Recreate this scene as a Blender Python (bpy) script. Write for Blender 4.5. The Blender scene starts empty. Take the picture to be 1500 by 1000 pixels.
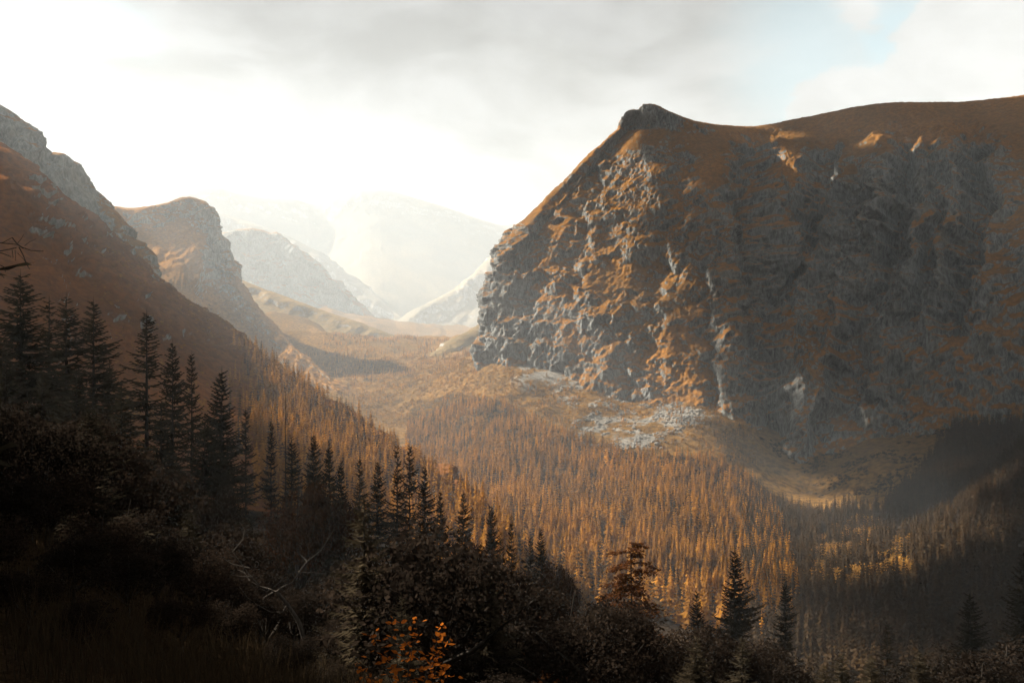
import bpy, math, random
import numpy as np
from mathutils import Vector

random.seed(7)
RNG = np.random.default_rng(7)
SC = bpy.context.scene
COL = SC.collection

# ------------------------------------------------------------------ camera
F = 1300.0            # focal length in photo pixels (photo 1500 wide)
HX, HY = 750.0, 560.0 # principal column, horizon row
cam = bpy.data.cameras.new('camera')
cam.sensor_width = 36.0
cam.lens = 36.0 * F / 1500.0
cam.shift_y = 60.0 / 1500.0
cam.clip_start = 0.1
cam.clip_end = 60000.0
camo = bpy.data.objects.new('camera', cam)
COL.objects.link(camo)
camo.rotation_euler = (math.pi / 2, 0, 0)
SC.camera = camo

# ------------------------------------------------------------------ light
SUN_AZ = math.radians(-58.0)     # left of the view direction (+Y)
SUN_EL = math.radians(33.0)
sd = Vector((math.sin(SUN_AZ) * math.cos(SUN_EL), math.cos(SUN_AZ) * math.cos(SUN_EL), math.sin(SUN_EL)))
sun = bpy.data.lights.new('sun', 'SUN')
sun.energy = 5.0
sun.angle = math.radians(0.5)
sun.color = (1.0, 0.92, 0.80)
suno = bpy.data.objects.new('sun', sun)
COL.objects.link(suno)
suno.rotation_euler = sd.to_track_quat('Z', 'Y').to_euler()
suno.location = (0, 0, 3000)

W = bpy.data.worlds.new('World')
SC.world = W
W.use_nodes = True
SKY_STRENGTH = 0.05

SC.view_settings.view_transform = 'Standard'
SC.view_settings.look = 'None'
SC.view_settings.exposure = 2.42
SC.view_settings.gamma = 1.0
SC.view_settings.use_curve_mapping = False
SC.cycles.use_denoising = True
SC.cycles.max_bounces = 5
SC.cycles.diffuse_bounces = 2
SC.cycles.transmission_bounces = 3
SC.cycles.transparent_max_bounces = 8
SC.cycles.volume_bounces = 1


class NT:
    """tiny node-tree helper"""
    def __init__(s, tree, clear=True):
        s.t = tree
        if clear:
            tree.nodes.clear()
    def n(s, typ, **kw):
        nd = s.t.nodes.new(typ)
        ins = kw.pop('ins', {})
        for k, v in kw.items():
            setattr(nd, k, v)
        for k, v in ins.items():
            s.set(nd.inputs[k], v)
        return nd
    def set(s, sock, v):
        if isinstance(v, bpy.types.NodeSocket):
            s.t.links.new(v, sock)
        elif isinstance(v, bpy.types.Node):
            s.t.links.new(v.outputs[0], sock)
        else:
            sock.default_value = v
    def math(s, op, a, b=0.0, c=0.0, clamp=False):
        nd = s.n('ShaderNodeMath', operation=op, use_clamp=clamp)
        s.set(nd.inputs[0], a); s.set(nd.inputs[1], b); s.set(nd.inputs[2], c)
        return nd.outputs[0]
    def vmath(s, op, a, b=(0, 0, 0)):
        nd = s.n('ShaderNodeVectorMath', operation=op)
        s.set(nd.inputs[0], a); s.set(nd.inputs[1], b)
        return nd
    def ramp(s, v, lo, hi, a=0.0, b=1.0, smooth=True):
        nd = s.n('ShaderNodeMapRange', interpolation_type='SMOOTHSTEP' if smooth else 'LINEAR', clamp=True)
        s.set(nd.inputs['Value'], v)
        nd.inputs['From Min'].default_value = lo; nd.inputs['From Max'].default_value = hi
        nd.inputs['To Min'].default_value = a; nd.inputs['To Max'].default_value = b
        return nd.outputs['Result']
    def mix(s, f, a, b, blend='MIX'):
        nd = s.n('ShaderNodeMix', data_type='RGBA', blend_type=blend)
        s.set(nd.inputs[0], f); s.set(nd.inputs[6], a); s.set(nd.inputs[7], b)
        return nd.outputs[2]
    def noise(s, vec, scale, detail=4.0, rough=0.55, dist=0.0):
        nd = s.n('ShaderNodeTexNoise')
        s.set(nd.inputs['Vector'], vec)
        nd.inputs['Scale'].default_value = scale
        nd.inputs['Detail'].default_value = detail
        nd.inputs['Roughness'].default_value = rough
        nd.inputs['Distortion'].default_value = dist
        return nd.outputs[0]


def dirpx(px, py):
    v = Vector(((px - HX) / F, 1.0, (HY - py) / F))
    return v.normalized()

# world: Nishita sky with a broken cloud deck that takes its brightness from that same sky
t = NT(W.node_tree)
out = t.n('ShaderNodeOutputWorld')
bg = t.n('ShaderNodeBackground')
bg.inputs['Strength'].default_value = SKY_STRENGTH
t.t.links.new(bg.outputs[0], out.inputs[0])
sky = t.n('ShaderNodeTexSky', sky_type='NISHITA')
sky.sun_disc = False
sky.sun_elevation = SUN_EL
sky.sun_rotation = SUN_AZ
sky.altitude = 1200
sky.air_density = 1.0
sky.dust_density = 1.0
sky.ozone_density = 1.0
tc = t.n('ShaderNodeTexCoord')
d = t.vmath('NORMALIZE', tc.outputs['Generated']).outputs[0]
sx = t.n('ShaderNodeSeparateXYZ', ins={0: d})
zz = t.math('ADD', t.math('MAXIMUM', sx.outputs[2], 0.0), 0.22)
pl = t.n('ShaderNodeCombineXYZ', ins={0: t.math('DIVIDE', sx.outputs[0], zz), 1: t.math('DIVIDE', sx.outputs[1], zz), 2: 0.0})
warp = t.vmath('ADD', pl.outputs[0], (3.1, 1.7, 0.0)).outputs[0]
n1 = t.noise(warp, 1.1, 9.0, 0.56, 0.25)
n2 = t.noise(warp, 2.6, 9.0, 0.6, 0.4)
# a gap in the deck in the upper right, where the photograph shows blue-green sky
def blob(px, py, r0, r1):
    dv = dirpx(px, py)
    dt = t.vmath('DISTANCE', d, tuple(dv)).outputs['Value']
    dt2 = t.math('ADD', dt, t.math('MULTIPLY', t.math('SUBTRACT', n2, 0.5), 0.16))
    return t.ramp(dt2, r0, r1, 1.0, 0.0)
gap = t.math('MAXIMUM', blob(1320, 55, 0.02, 0.075), t.math('MULTIPLY', blob(1190, 75, 0.02, 0.12), 0.7))
cum = t.math('MAXIMUM', blob(1262, 8, 0.015, 0.035), t.math('MAXIMUM', blob(1455, 75, 0.085, 0.093), t.math('MAXIMUM', blob(1250, 175, 0.055, 0.064), blob(1370, 135, 0.055, 0.063))))
cover = t.ramp(n1, 0.20, 0.38)
cover = t.math('MULTIPLY', cover, t.math('SUBTRACT', 1.0, t.math('MULTIPLY', gap, 0.85)))
cover = t.math('MAXIMUM', t.math('MAXIMUM', cover, 0.18), cum)
shade_c = t.math('MULTIPLY', cum, 0.45)
lum = t.n('ShaderNodeRGBToBW', ins={0: sky})
shade = t.math('ADD', t.ramp(n2, 0.36, 0.62, 0.0, 0.60), t.ramp(n1, 0.36, 0.62, 0.72, 0.50))
shade = t.math('ADD', shade, shade_c)
cl = t.math('MULTIPLY', t.math('ADD', t.math('MULTIPLY', lum.outputs[0], 0.3), 1.9), t.math('MULTIPLY', shade, 0.58))
clc = t.n('ShaderNodeCombineColor', ins={0: cl, 1: t.math('MULTIPLY', cl, 1.015), 2: t.math('MULTIPLY', cl, 1.03)})
blue = t.mix(1.0, sky.outputs[0], (0.95, 1.0, 0.72, 1), 'MULTIPLY')
fin = t.mix(cover, blue, clc.outputs[0])
t.t.links.new(fin, bg.inputs[0])

# ------------------------------------------------------------------ noise
_prm = np.random.default_rng(99).permutation(4096).astype(np.int64)
_g = np.random.default_rng(5).normal(size=(4096, 3)); _g /= np.linalg.norm(_g, axis=1)[:, None]
_g = _g.astype(np.float32)
def pn(p):
    p = np.asarray(p, dtype=np.float64)
    i = np.floor(p).astype(np.int64); f = (p - i).astype(np.float32)
    w = f * f * f * (f * (f * 6 - 15) + 10)
    res = np.zeros(len(p), np.float32)
    for a in (0, 1):
        ha = _prm[(i[:, 0] + a) & 4095]; wa = w[:, 0] if a else 1 - w[:, 0]
        for b in (0, 1):
            hb = _prm[(ha + i[:, 1] + b) & 4095]; wb = w[:, 1] if b else 1 - w[:, 1]
            for c in (0, 1):
                hc = _prm[(hb + i[:, 2] + c) & 4095]; wc = w[:, 2] if c else 1 - w[:, 2]
                g = _g[hc]
                res += wa * wb * wc * (g[:, 0] * (f[:, 0] - a) + g[:, 1] * (f[:, 1] - b) + g[:, 2] * (f[:, 2] - c))
    return res * 1.6
def fbm(p, octs=4, gain=0.5):
    s = 0; a = 1.0; tot = 0
    for o in range(octs):
        s = s + a * pn(p * (2.03 ** o) + 17.3 * o); tot += a; a *= gain
    return s / tot
def ridged(p, octs=4, gain=0.5):
    s = 0; a = 1.0; tot = 0
    for o in range(octs):
        s = s + a * (1 - 2.2 * np.abs(pn(p * (2.07 ** o) + 31.7 * o))); tot += a; a *= gain
    return s / tot
def cells(p, seed=0, facet=0.9):
    """blocky rock: every Voronoi cell is a tilted plane of its own; returns about -1..1"""
    p = np.asarray(p, np.float32) + 1000.0
    i0 = np.floor(p).astype(np.int64); best = np.full(len(p), 9e9, np.float32); val = np.zeros(len(p), np.float32)
    for a in (-1, 0, 1):
        for b in (-1, 0, 1):
            for c in (-1, 0, 1):
                ci = i0 + np.array([a, b, c])
                h = _prm[(_prm[(_prm[(ci[:, 0] + seed) & 4095] + ci[:, 1]) & 4095] + ci[:, 2]) & 4095]
                j = _g[h] * 0.38; q = p - (ci + 0.5 + j).astype(np.float32)
                d2 = (q * q).sum(1); m = d2 < best
                g2 = _g[(h * 7 + 3) & 4095]
                best[m] = d2[m]; val[m] = (g2[m, 0] * 0.9 + facet * (q[m] * _g[(h[m] * 13 + 5) & 4095]).sum(1))
    return val
def sstep(x, a, b):
    u = np.clip((x - a) / (b - a), 0, 1)
    return u * u * (3 - 2 * u)

# ------------------------------------------------------------------ mesh helpers
def put(px, py, dd):
    return ((px - HX) / F * dd, dd, (HY - py) / F * dd)
def project(P):
    return HX + F * P[:, 0] / P[:, 1], HY - F * P[:, 2] / P[:, 1]

def mesh_np(name, V, Fq, mat=None, smooth=True, attrs=None):
    """Fq: (n,k) int array, all faces the same k"""
    me = bpy.data.meshes.new(name)
    V = np.asarray(V, np.float32); Fq = np.asarray(Fq, np.int32)
    k = Fq.shape[1]
    me.vertices.add(len(V)); me.vertices.foreach_set('co', V.ravel())
    me.loops.add(Fq.size); me.loops.foreach_set('vertex_index', Fq.ravel())
    me.polygons.add(len(Fq))
    me.polygons.foreach_set('loop_start', np.arange(0, Fq.size, k, dtype=np.int32))
    me.polygons.foreach_set('loop_total', np.full(len(Fq), k, np.int32))
    me.polygons.foreach_set('use_smooth', np.full(len(Fq), smooth, bool))
    for an, av in (attrs or {}).items():
        at = me.attributes.new(an, 'FLOAT', 'POINT')
        at.data.foreach_set('value', np.asarray(av, np.float32).ravel())
    me.update(calc_edges=True)
    me.validate()
    if mat: me.materials.append(mat)
    return me
def grid_faces(nv, nu, flip=False):
    i = np.arange((nv - 1) * (nu - 1)); r, c = i // (nu - 1), i % (nu - 1)
    a = r * nu + c
    f = np.stack([a, a + 1, a + nu + 1, a + nu], 1)
    return f[:, ::-1] if flip else f
def add(name, me, parent=None, **props):
    o = bpy.data.objects.new(name, me); COL.objects.link(o)
    if parent is not None: o.parent = parent
    for k, v in props.items(): o[k] = v
    return o

def catmull(A, n, axis):
    """uniform Catmull-Rom resampling of A along axis to n samples"""
    A = np.moveaxis(np.asarray(A, float), axis, 0); m = len(A)
    E = np.concatenate([[2 * A[0] - A[1]], A, [2 * A[-1] - A[-2]]])
    u = np.linspace(0, m - 1 - 1e-9, n); i = u.astype(int); f = (u - i).reshape(-1, *([1] * (A.ndim - 1)))
    p0, p1, p2, p3 = E[i], E[i + 1], E[i + 2], E[i + 3]
    r = 0.5 * (2 * p1 + (p2 - p0) * f + (2 * p0 - 5 * p1 + 4 * p2 - p3) * f ** 2 + (3 * p1 - p0 - 3 * p2 + p3) * f ** 3)
    return np.moveaxis(r, 0, axis)
def warp_samples(A, axis, weights, n):
    """resample with a given number share per control span"""
    A = np.asarray(A, float); m = A.shape[axis]
    big = catmull(A, (m - 1) * 64 + 1, axis)
    cw = np.concatenate([[0], np.cumsum(weights)]); cw = cw / cw[-1]
    u = np.interp(np.linspace(0, 1, n), cw, np.arange(m)) * 64
    i = np.clip(u.astype(int), 0, (m - 1) * 64 - 1); f = u - i
    sh = [1] * A.ndim; sh[axis] = n
    f = f.reshape(sh)
    return np.take(big, i, axis) * (1 - f) + np.take(big, i + 1, axis) * f
def loft(rows, nv, nu, wv=None, wu=None):
    P = np.array([[put(*p) for p in r] for r in rows], float)
    P = warp_samples(P, 0, wv or [1] * (P.shape[0] - 1), nv)
    P = warp_samples(P, 1, wu or [1] * (P.shape[1] - 1), nu)
    return P
def normals(P):
    du = np.gradient(P, axis=1); dv = np.gradient(P, axis=0)
    n = np.cross(du, dv); n /= np.linalg.norm(n, axis=2)[..., None] + 1e-9
    return n

# ------------------------------------------------------------------ materials
def new_mat(name):
    m = bpy.data.materials.new(name); m.use_nodes = True
    return m, NT(m.node_tree)

def terrain_mat(name, grass, grass2, rock, rock2, lo, hi, wood=None, scale=1.0, bump=1.0):
    """grass where the surface lies back, bare limestone where it stands steep"""
    m, t = new_mat(name)
    o = t.n('ShaderNodeOutputMaterial'); b = t.n('ShaderNodeBsdfDiffuse')
    g = t.n('ShaderNodeNewGeometry'); P = g.outputs['Position']
    nz = t.n('ShaderNodeSeparateXYZ', ins={0: g.outputs['Normal']}).outputs[2]
    st = t.vmath('MULTIPLY', P, (1, 1, 0.35)).outputs[0]
    na = t.noise(P, 0.022 * scale, 5, 0.62)
    nb = t.noise(P, 0.11 * scale, 5, 0.65)
    nc = t.noise(st, 0.16 * scale, 6, 0.7, 0.6)
    nd = t.noise(P, 0.006 * scale, 3, 0.5)
    at = t.n('ShaderNodeAttribute', attribute_name='rock').outputs['Fac']
    k = t.math('SUBTRACT', 1.0, nz)
    k = t.math('ADD', k, t.math('MULTIPLY', t.math('SUBTRACT', na, 0.5), 0.5))
    k = t.math('ADD', k, t.math('MULTIPLY', t.math('SUBTRACT', nb, 0.5), 0.55))
    k = t.math('ADD', k, at)
    rk = t.ramp(k, lo, hi)
    gc = t.mix(t.ramp(nb, 0.35, 0.65), grass, grass2)
    gc = t.mix(t.ramp(nd, 0.35, 0.65, 0.0, 0.45), gc, (grass2[0] * 0.55, grass2[1] * 0.7, grass2[2] * 0.9, 1))
    rc = t.mix(t.ramp(nc, 0.3, 0.68), rock2, rock)
    rc = t.mix(t.ramp(na, 0.45, 0.7, 0.0, 0.35), rc, (rock[0] * 0.75, rock[1] * 0.6, rock[2] * 0.42, 1))
    c = t.mix(rk, gc, rc)
    fine = t.noise(st, 0.55 * scale, 5, 0.7)
    hgt = t.math('ADD', t.math('MULTIPLY', nc, 5.0 * bump / scale), t.math('MULTIPLY', fine, 2.0 * bump / scale))
    bm = t.n('ShaderNodeBump', ins={'Height': hgt, 'Strength': 0.75, 'Distance': 1.0})
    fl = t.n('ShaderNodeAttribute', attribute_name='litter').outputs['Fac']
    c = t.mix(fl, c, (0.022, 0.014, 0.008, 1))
    t.set(b.inputs['Color'], c); t.set(b.inputs['Normal'], bm)
    t.t.links.new(b.outputs[0], o.inputs[0])
    return m

def leaf_mat(name, c1, c2, transl=0.4, vary=0.02, nscale=3.0):
    """foliage: diffuse front, light coming through the back; tint varies by clump and by tree"""
    m, t = new_mat(name)
    o = t.n('ShaderNodeOutputMaterial')
    tc = t.n('ShaderNodeTexCoord'); g = t.n('ShaderNodeNewGeometry')
    oi = t.n('ShaderNodeObjectInfo')
    n = t.noise(g.outputs['Position'], nscale, 3, 0.6)
    nb = t.noise(g.outputs['Position'], vary, 3, 0.5)
    f = t.math('ADD', t.math('MULTIPLY', t.ramp(n, 0.3, 0.7), 0.3), t.math('MULTIPLY', oi.outputs['Random'], 0.55))
    f = t.math('ADD', f, t.math('MULTIPLY', t.ramp(nb, 0.35, 0.65), 0.3), clamp=True)
    c = t.mix(f, c1, c2)
    a = t.n('ShaderNodeBsdfDiffuse', ins={'Color': c}); b = t.n('ShaderNodeBsdfTranslucent', ins={'Color': c})
    mx = t.n('ShaderNodeMixShader', ins={0: transl}); t.set(mx.inputs[1], a); t.set(mx.inputs[2], b)
    t.t.links.new(mx.outputs[0], o.inputs[0])
    return m

def bark_mat(name, c1, c2, s=6.0):
    m, t = new_mat(name)
    o = t.n('ShaderNodeOutputMaterial'); b = t.n('ShaderNodeBsdfDiffuse')
    tc = t.n('ShaderNodeTexCoord')
    n = t.noise(t.vmath('MULTIPLY', tc.outputs['Object'], (1, 1, 0.25)).outputs[0], s, 5, 0.65)
    t.set(b.inputs['Color'], t.mix(t.ramp(n, 0.3, 0.7), c1, c2))
    bm = t.n('ShaderNodeBump', ins={'Height': n, 'Strength': 0.6, 'Distance': 0.05}); t.set(b.inputs['Normal'], bm)
    t.t.links.new(b.outputs[0], o.inputs[0])
    return m

M_CLIFF = terrain_mat('limestone and autumn grass', (0.25, 0.11, 0.022, 1), (0.13, 0.062, 0.018, 1), (0.20, 0.206, 0.198, 1), (0.034, 0.036, 0.035, 1), 0.28, 0.50, bump=1.5)
M_LEFT = terrain_mat('autumn hillside', (0.20, 0.075, 0.02, 1), (0.11, 0.045, 0.016, 1), (0.26, 0.26, 0.24, 1), (0.10, 0.10, 0.095, 1), 0.62, 0.85)
M_CRAG = terrain_mat('grey crag', (0.30, 0.145, 0.035, 1), (0.17, 0.085, 0.03, 1), (0.27, 0.28, 0.26, 1), (0.10, 0.11, 0.105, 1), 0.22, 0.48)
M_FAR = terrain_mat('far alpine slope', (0.20, 0.16, 0.10, 1), (0.13, 0.11, 0.08, 1), (0.36, 0.36, 0.34, 1), (0.16, 0.16, 0.15, 1), 0.36, 0.62, scale=0.45)
M_GROUND = terrain_mat('valley ground', (0.20, 0.105, 0.028, 1), (0.07, 0.038, 0.014, 1), (0.22, 0.205, 0.18, 1), (0.10, 0.09, 0.075, 1), 0.50, 0.95)
M_SCREE = terrain_mat('scree and thin grass', (0.22, 0.14, 0.055, 1), (0.13, 0.09, 0.045, 1), (0.30, 0.29, 0.27, 1), (0.15, 0.145, 0.135, 1), 0.22, 0.55, scale=0.6)
M_STONE = terrain_mat('boulder stone', (0.24, 0.225, 0.20, 1), (0.15, 0.14, 0.125, 1), (0.25, 0.24, 0.215, 1), (0.11, 0.105, 0.10, 1), 0.3, 0.6)
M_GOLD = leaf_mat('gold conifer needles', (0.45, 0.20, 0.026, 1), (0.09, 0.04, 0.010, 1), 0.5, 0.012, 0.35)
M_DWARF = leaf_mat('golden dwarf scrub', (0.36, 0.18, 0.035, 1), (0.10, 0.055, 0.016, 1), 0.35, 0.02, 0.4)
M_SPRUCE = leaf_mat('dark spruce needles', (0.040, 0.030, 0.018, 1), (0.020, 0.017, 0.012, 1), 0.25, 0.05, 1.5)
M_SHADE_NEEDLE = leaf_mat('brown shade-darkened needles', (0.055, 0.032, 0.014, 1), (0.03, 0.02, 0.012, 1), 0.3, 0.02, 0.3)  # darkened to put the right wood's shade into colour; also dark valley conifers
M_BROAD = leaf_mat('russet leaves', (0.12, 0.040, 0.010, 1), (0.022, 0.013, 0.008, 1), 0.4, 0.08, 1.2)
M_SHADELEAF = leaf_mat('shade-darkened brown leaves', (0.024, 0.016, 0.011, 1), (0.011, 0.009, 0.007, 1), 0.3, 0.08, 1.2)  # leaf colour darkened to hold the shade of unlit bushes and scrub
M_ORANGE = leaf_mat('orange shrub leaves', (0.50, 0.14, 0.015, 1), (0.20, 0.055, 0.010, 1), 0.45, 0.3, 6.0)
M_BARK = bark_mat('dark bark', (0.05, 0.042, 0.035, 1), (0.02, 0.017, 0.014, 1))
M_PALEBARK = bark_mat('pale bare bark', (0.085, 0.072, 0.06, 1), (0.03, 0.026, 0.022, 1), 30.0)
M_GRASSBLADE = leaf_mat('dry grass blades', (0.055, 0.034, 0.016, 1), (0.022, 0.017, 0.011, 1), 0.3, 0.4, 4.0)

# ------------------------------------------------------------------ ground (one sheet, polar tessellation round the viewpoint)
G = []
def gp(px, dd, z):
    G.append((math.degrees(math.atan((px - HX) / F)), math.hypot(dd, (px - HX) / F * dd), z))
def gpy(px, py, dd): gp(px, dd, (HY - py) / F * dd)
def ga(az, r, z): G.append((az, r, z))
for px, dd, z in [(300, 14, -4.6), (300, 30, -8), (0, 14, -3.2), (0, 30, -5), (0, 60, -8), (0, 100, -11), (0, 200, -24), (0, 420, -34),
                  (300, 60, -17), (300, 110, -24), (300, 250, -48), (300, 480, -72),
                  (600, 14, -5.6), (600, 30, -11), (600, 60, -21), (600, 110, -34), (600, 170, -48), (600, 300, -78), (600, 550, -108),
                  (900, 14, -6), (900, 30, -12), (900, 60, -24), (900, 110, -42), (900, 200, -72), (900, 350, -112), (900, 550, -138),
                  (1200, 14, -6), (1200, 30, -13), (1200, 60, -27), (1200, 110, -48), (1200, 200, -82), (1200, 350, -132), (1200, 600, -158),
                  (1500, 14, -6), (1500, 30, -13), (1500, 110, -46), (1500, 300, -112), (1500, 600, -118), (1500, 900, -70), (1700, 600, -80), (1700, 900, -40), (1500, 1350, -60), (1700, 1350, -40)]:
    gp(px, dd, z)
for px, py, dd in [(850, 840, 650), (950, 840, 680), (750, 752, 900), (850, 752, 950), (1000, 755, 950), (700, 705, 1150), (800, 695, 1200), (950, 705, 1200),
                   (650, 668, 1400), (750, 632, 1450), (850, 630, 1480), (900, 650, 1400), (930, 598, 1600), (950, 650, 1400), (1000, 600, 1530), (1050, 610, 1480), (1050, 660, 1380), (600, 612, 1800), (690, 548, 1900), (725, 518, 1960), (770, 528, 1810), (830, 548, 1730), (880, 575, 1660),
                   (800, 580, 1680), (650, 535, 2300), (560, 530, 2600), (700, 520, 2300), (450, 470, 3500), (510, 490, 3650), (560, 503, 3800), (610, 512, 4000), (650, 514, 4200), (690, 505, 3900), (725, 488, 3500), (480, 455, 6200), (560, 478, 6500), (645, 500, 7000), (700, 482, 6500),
                   (1100, 810, 900), (1250, 790, 950), (1300, 730, 1150), (1400, 760, 950), (1450, 650, 1250), (1280, 660, 1350), (1180, 720, 1330),
                   (1200, 640, 1700), (1000, 560, 2000), (1400, 600, 1700), (900, 540, 2300), (1300, 500, 3000), (900, 500, 3500), (1300, 480, 9000), (800, 488, 11000), (300, 488, 11000), (200, 480, 3000), (100, 520, 1700), (400, 550, 2300), (450, 605, 1700), (550, 662, 1500)]:
    gpy(px, py, dd)
for az in (-180, -120, -75, -45, 0, 45, 90, 180):
    ga(az, 2.5, -1.75)
for az, r, z in [(-180, 12, 0.5), (-180, 50, 12), (-180, 200, 85), (-180, 600, 380), (-180, 1300, 850), (-180, 4000, 1500),  # slopes behind the viewpoint raised to cut sky light on the cliff
                 (180, 12, 0.0), (180, 50, 11), (180, 200, 80), (180, 600, 370), (180, 1300, 840), (180, 4000, 1500),
                 (145, 50, -2), (145, 200, 10), (145, 700, 300), (145, 1500, 850), (145, 4000, 1500),
                 (-110, 12, 0.5), (-110, 50, 12), (-110, 200, 80), (-110, 1000, 560), (-110, 4000, 1300),
                 (-65, 14, -0.5), (-65, 50, 5), (-65, 200, 45), (-65, 1000, 330), (-65, 4000, 600),
                 (-42, 30, 0), (-42, 100, 5), (-42, 400, 40),
                 (65, 14, -5), (65, 50, -20), (65, 200, -70), (65, 1000, 60), (65, 4000, 500),
                 (105, 14, -3), (105, 50, -12), (105, 200, -50), (105, 800, 150), (105, 1500, 620), (105, 4000, 1300), (0, 14000, 1300), (-40, 14000, 1300), (40, 14000, 1300), (0, 7, -3.1), (-25, 7, -2.5), (25, 7, -3.4)]:
    ga(az, r, z)
G = np.array(G)
# thin-plate spline of height/scale in (azimuth, log range)
def _feat(az, r): return np.stack([np.asarray(az) / 26.0, np.log(np.asarray(r)) * 1.35], 1)
def _sc(r): return np.maximum(r, 3.0) ** 0.9
_Q = _feat(G[:, 0], G[:, 1]); _v = G[:, 2] / _sc(G[:, 1])
def _U(a, b):
    d2 = ((a[:, None] - b[None]) ** 2).sum(2)
    return 0.5 * d2 * np.log(d2 + 1e-12)
_n = len(_Q)
_A = np.zeros((_n + 3, _n + 3)); _A[:_n, :_n] = _U(_Q, _Q) + np.eye(_n) * 0.002
_A[:_n, _n] = 1; _A[:_n, _n + 1:] = _Q; _A[_n:, :_n] = _A[:_n, _n:].T
_w = np.linalg.solve(_A, np.concatenate([_v, [0, 0, 0]]))
def zground(X, Y):
    X = np.asarray(X, float); Y = np.asarray(Y, float)
    r = np.hypot(X, Y); az = np.degrees(np.arctan2(X, Y))
    q = _feat(az, np.maximum(r, 2.0)); o = np.zeros(len(q))
    for k in range(0, len(q), 40000):
        o[k:k + 40000] = _U(q[k:k + 40000], _Q) @ _w[:_n] + _w[_n] + q[k:k + 40000] @ _w[_n + 1:]
    z = o * _sc(np.maximum(r, 2.0))
    P = np.stack([X, Y, np.zeros_like(X)], 1)
    z = z + fbm(P / 9.0, 3) * np.clip(r / 60, 0, 0.5) + fbm(P / 70.0 + 5, 4) * np.clip((r - 60) / 300, 0, 1) * 7
    z = np.where(z > 1600, 1600 + 400 * np.tanh((z - 1600) / 600), z)
    far = np.clip((r - 1000) / 500, 0, 1)
    z = z + far * (ridged(P / 160.0, 4) - 0.3) * 9 + np.clip((r - 2200) / 1200, 0, 1) * (ridged(P / np.array([420.0, 520.0, 1.0]) + 4.4, 4) - 0.35) * 42
    return z

def in_poly(px, py, poly):
    r = np.zeros(len(px), bool); j = len(poly) - 1
    for i in range(len(poly)):
        xi, yi = poly[i]; xj, yj = poly[j]
        c = ((yi > py) != (yj > py)) & (px < (xj - xi) * (py - yi) / (yj - yi + 1e-9) + xi)
        r ^= c; j = i
    return r

def build_ground():
    az = np.unique(np.concatenate([np.linspace(-180, -40, 40), np.linspace(-40, 40, 560), np.linspace(40, 180, 40)]))
    r = np.concatenate([np.geomspace(0.8, 600, 150)[:-1], np.geomspace(600, 2600, 330)[:-1], np.geomspace(2600, 14000, 80)])
    A, R = np.meshgrid(np.radians(az), r)
    X = (R * np.sin(A)).ravel(); Y = (R * np.cos(A)).ravel()
    Z = zground(X, Y)
    V = np.stack([X, Y, Z], 1)
    f = grid_faces(len(r), len(az))
    c = len(V); V = np.vstack([V, [0, 0, -1.78]])
    px = np.full(len(V), -9999.0); py = px.copy()
    ok = V[:, 1] > 5; px[ok], py[ok] = project(V[ok])
    # scree tongue and pale rubble under the cliff
    sc = np.zeros(len(V))
    def tongue(cx, cy, rx, ry, k):
        d2 = ((px - cx) / rx) ** 2 + ((py - cy) / ry) ** 2
        np.maximum(sc, k * np.clip(1.2 - d2, 0, 1), out=sc)
    tongue(920, 630, 105, 40, 0.85); tongue(990, 600, 75, 32, 0.8); tongue(880, 575, 85, 38, 0.8); tongue(800, 550, 70, 34, 0.75)
    tongue(1005, 520, 35, 26, 0.5); tongue(775, 540, 70, 28, 0.55)
    sc *= 0.35 + 0.9 * sstep(fbm(V / 38.0, 3), -0.2, 0.25)
    sc[V[:, 1] > 2100] *= 0.7
    sc += np.where((V[:, 1] > 1300), 0.18, 0.0) * (fbm(V / 40.0, 3) + 0.2)
    R_ = np.hypot(V[:, 0], V[:, 1])
    sc += sstep(R_, 2100, 3600) * (0.12 + 0.55 * fbm(V / np.array([160.0, 420.0, 200.0]), 4))
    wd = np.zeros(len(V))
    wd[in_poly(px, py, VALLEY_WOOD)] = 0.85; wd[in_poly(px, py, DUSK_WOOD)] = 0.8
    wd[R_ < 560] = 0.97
    wd[V[:, 1] < 5] = 0.93  # ground behind the viewpoint darkened so the raised slopes reflect less light
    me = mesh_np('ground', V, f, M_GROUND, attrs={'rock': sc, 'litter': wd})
    return add('ground', me, kind='structure')
VALLEY_WOOD = [(560, 900), (600, 600), (660, 575), (740, 590), (800, 625), (870, 648), (960, 668), (1040, 668), (1090, 690), (1140, 760), (1170, 860), (1160, 960), (700, 960)]
DUSK_WOOD = [(1080, 700), (1140, 740), (1200, 750), (1290, 745), (1340, 700), (1400, 620), (1470, 540), (1600, 470), (1700, 1100), (1000, 1100), (1090, 860)]
build_ground()

# ------------------------------------------------------------------ mountains
def saw(tt, q=0.72):
    f = tt - np.floor(tt)
    return np.where(f < q, f / q, (1 - f) / (1 - q)) - 0.5

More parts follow.
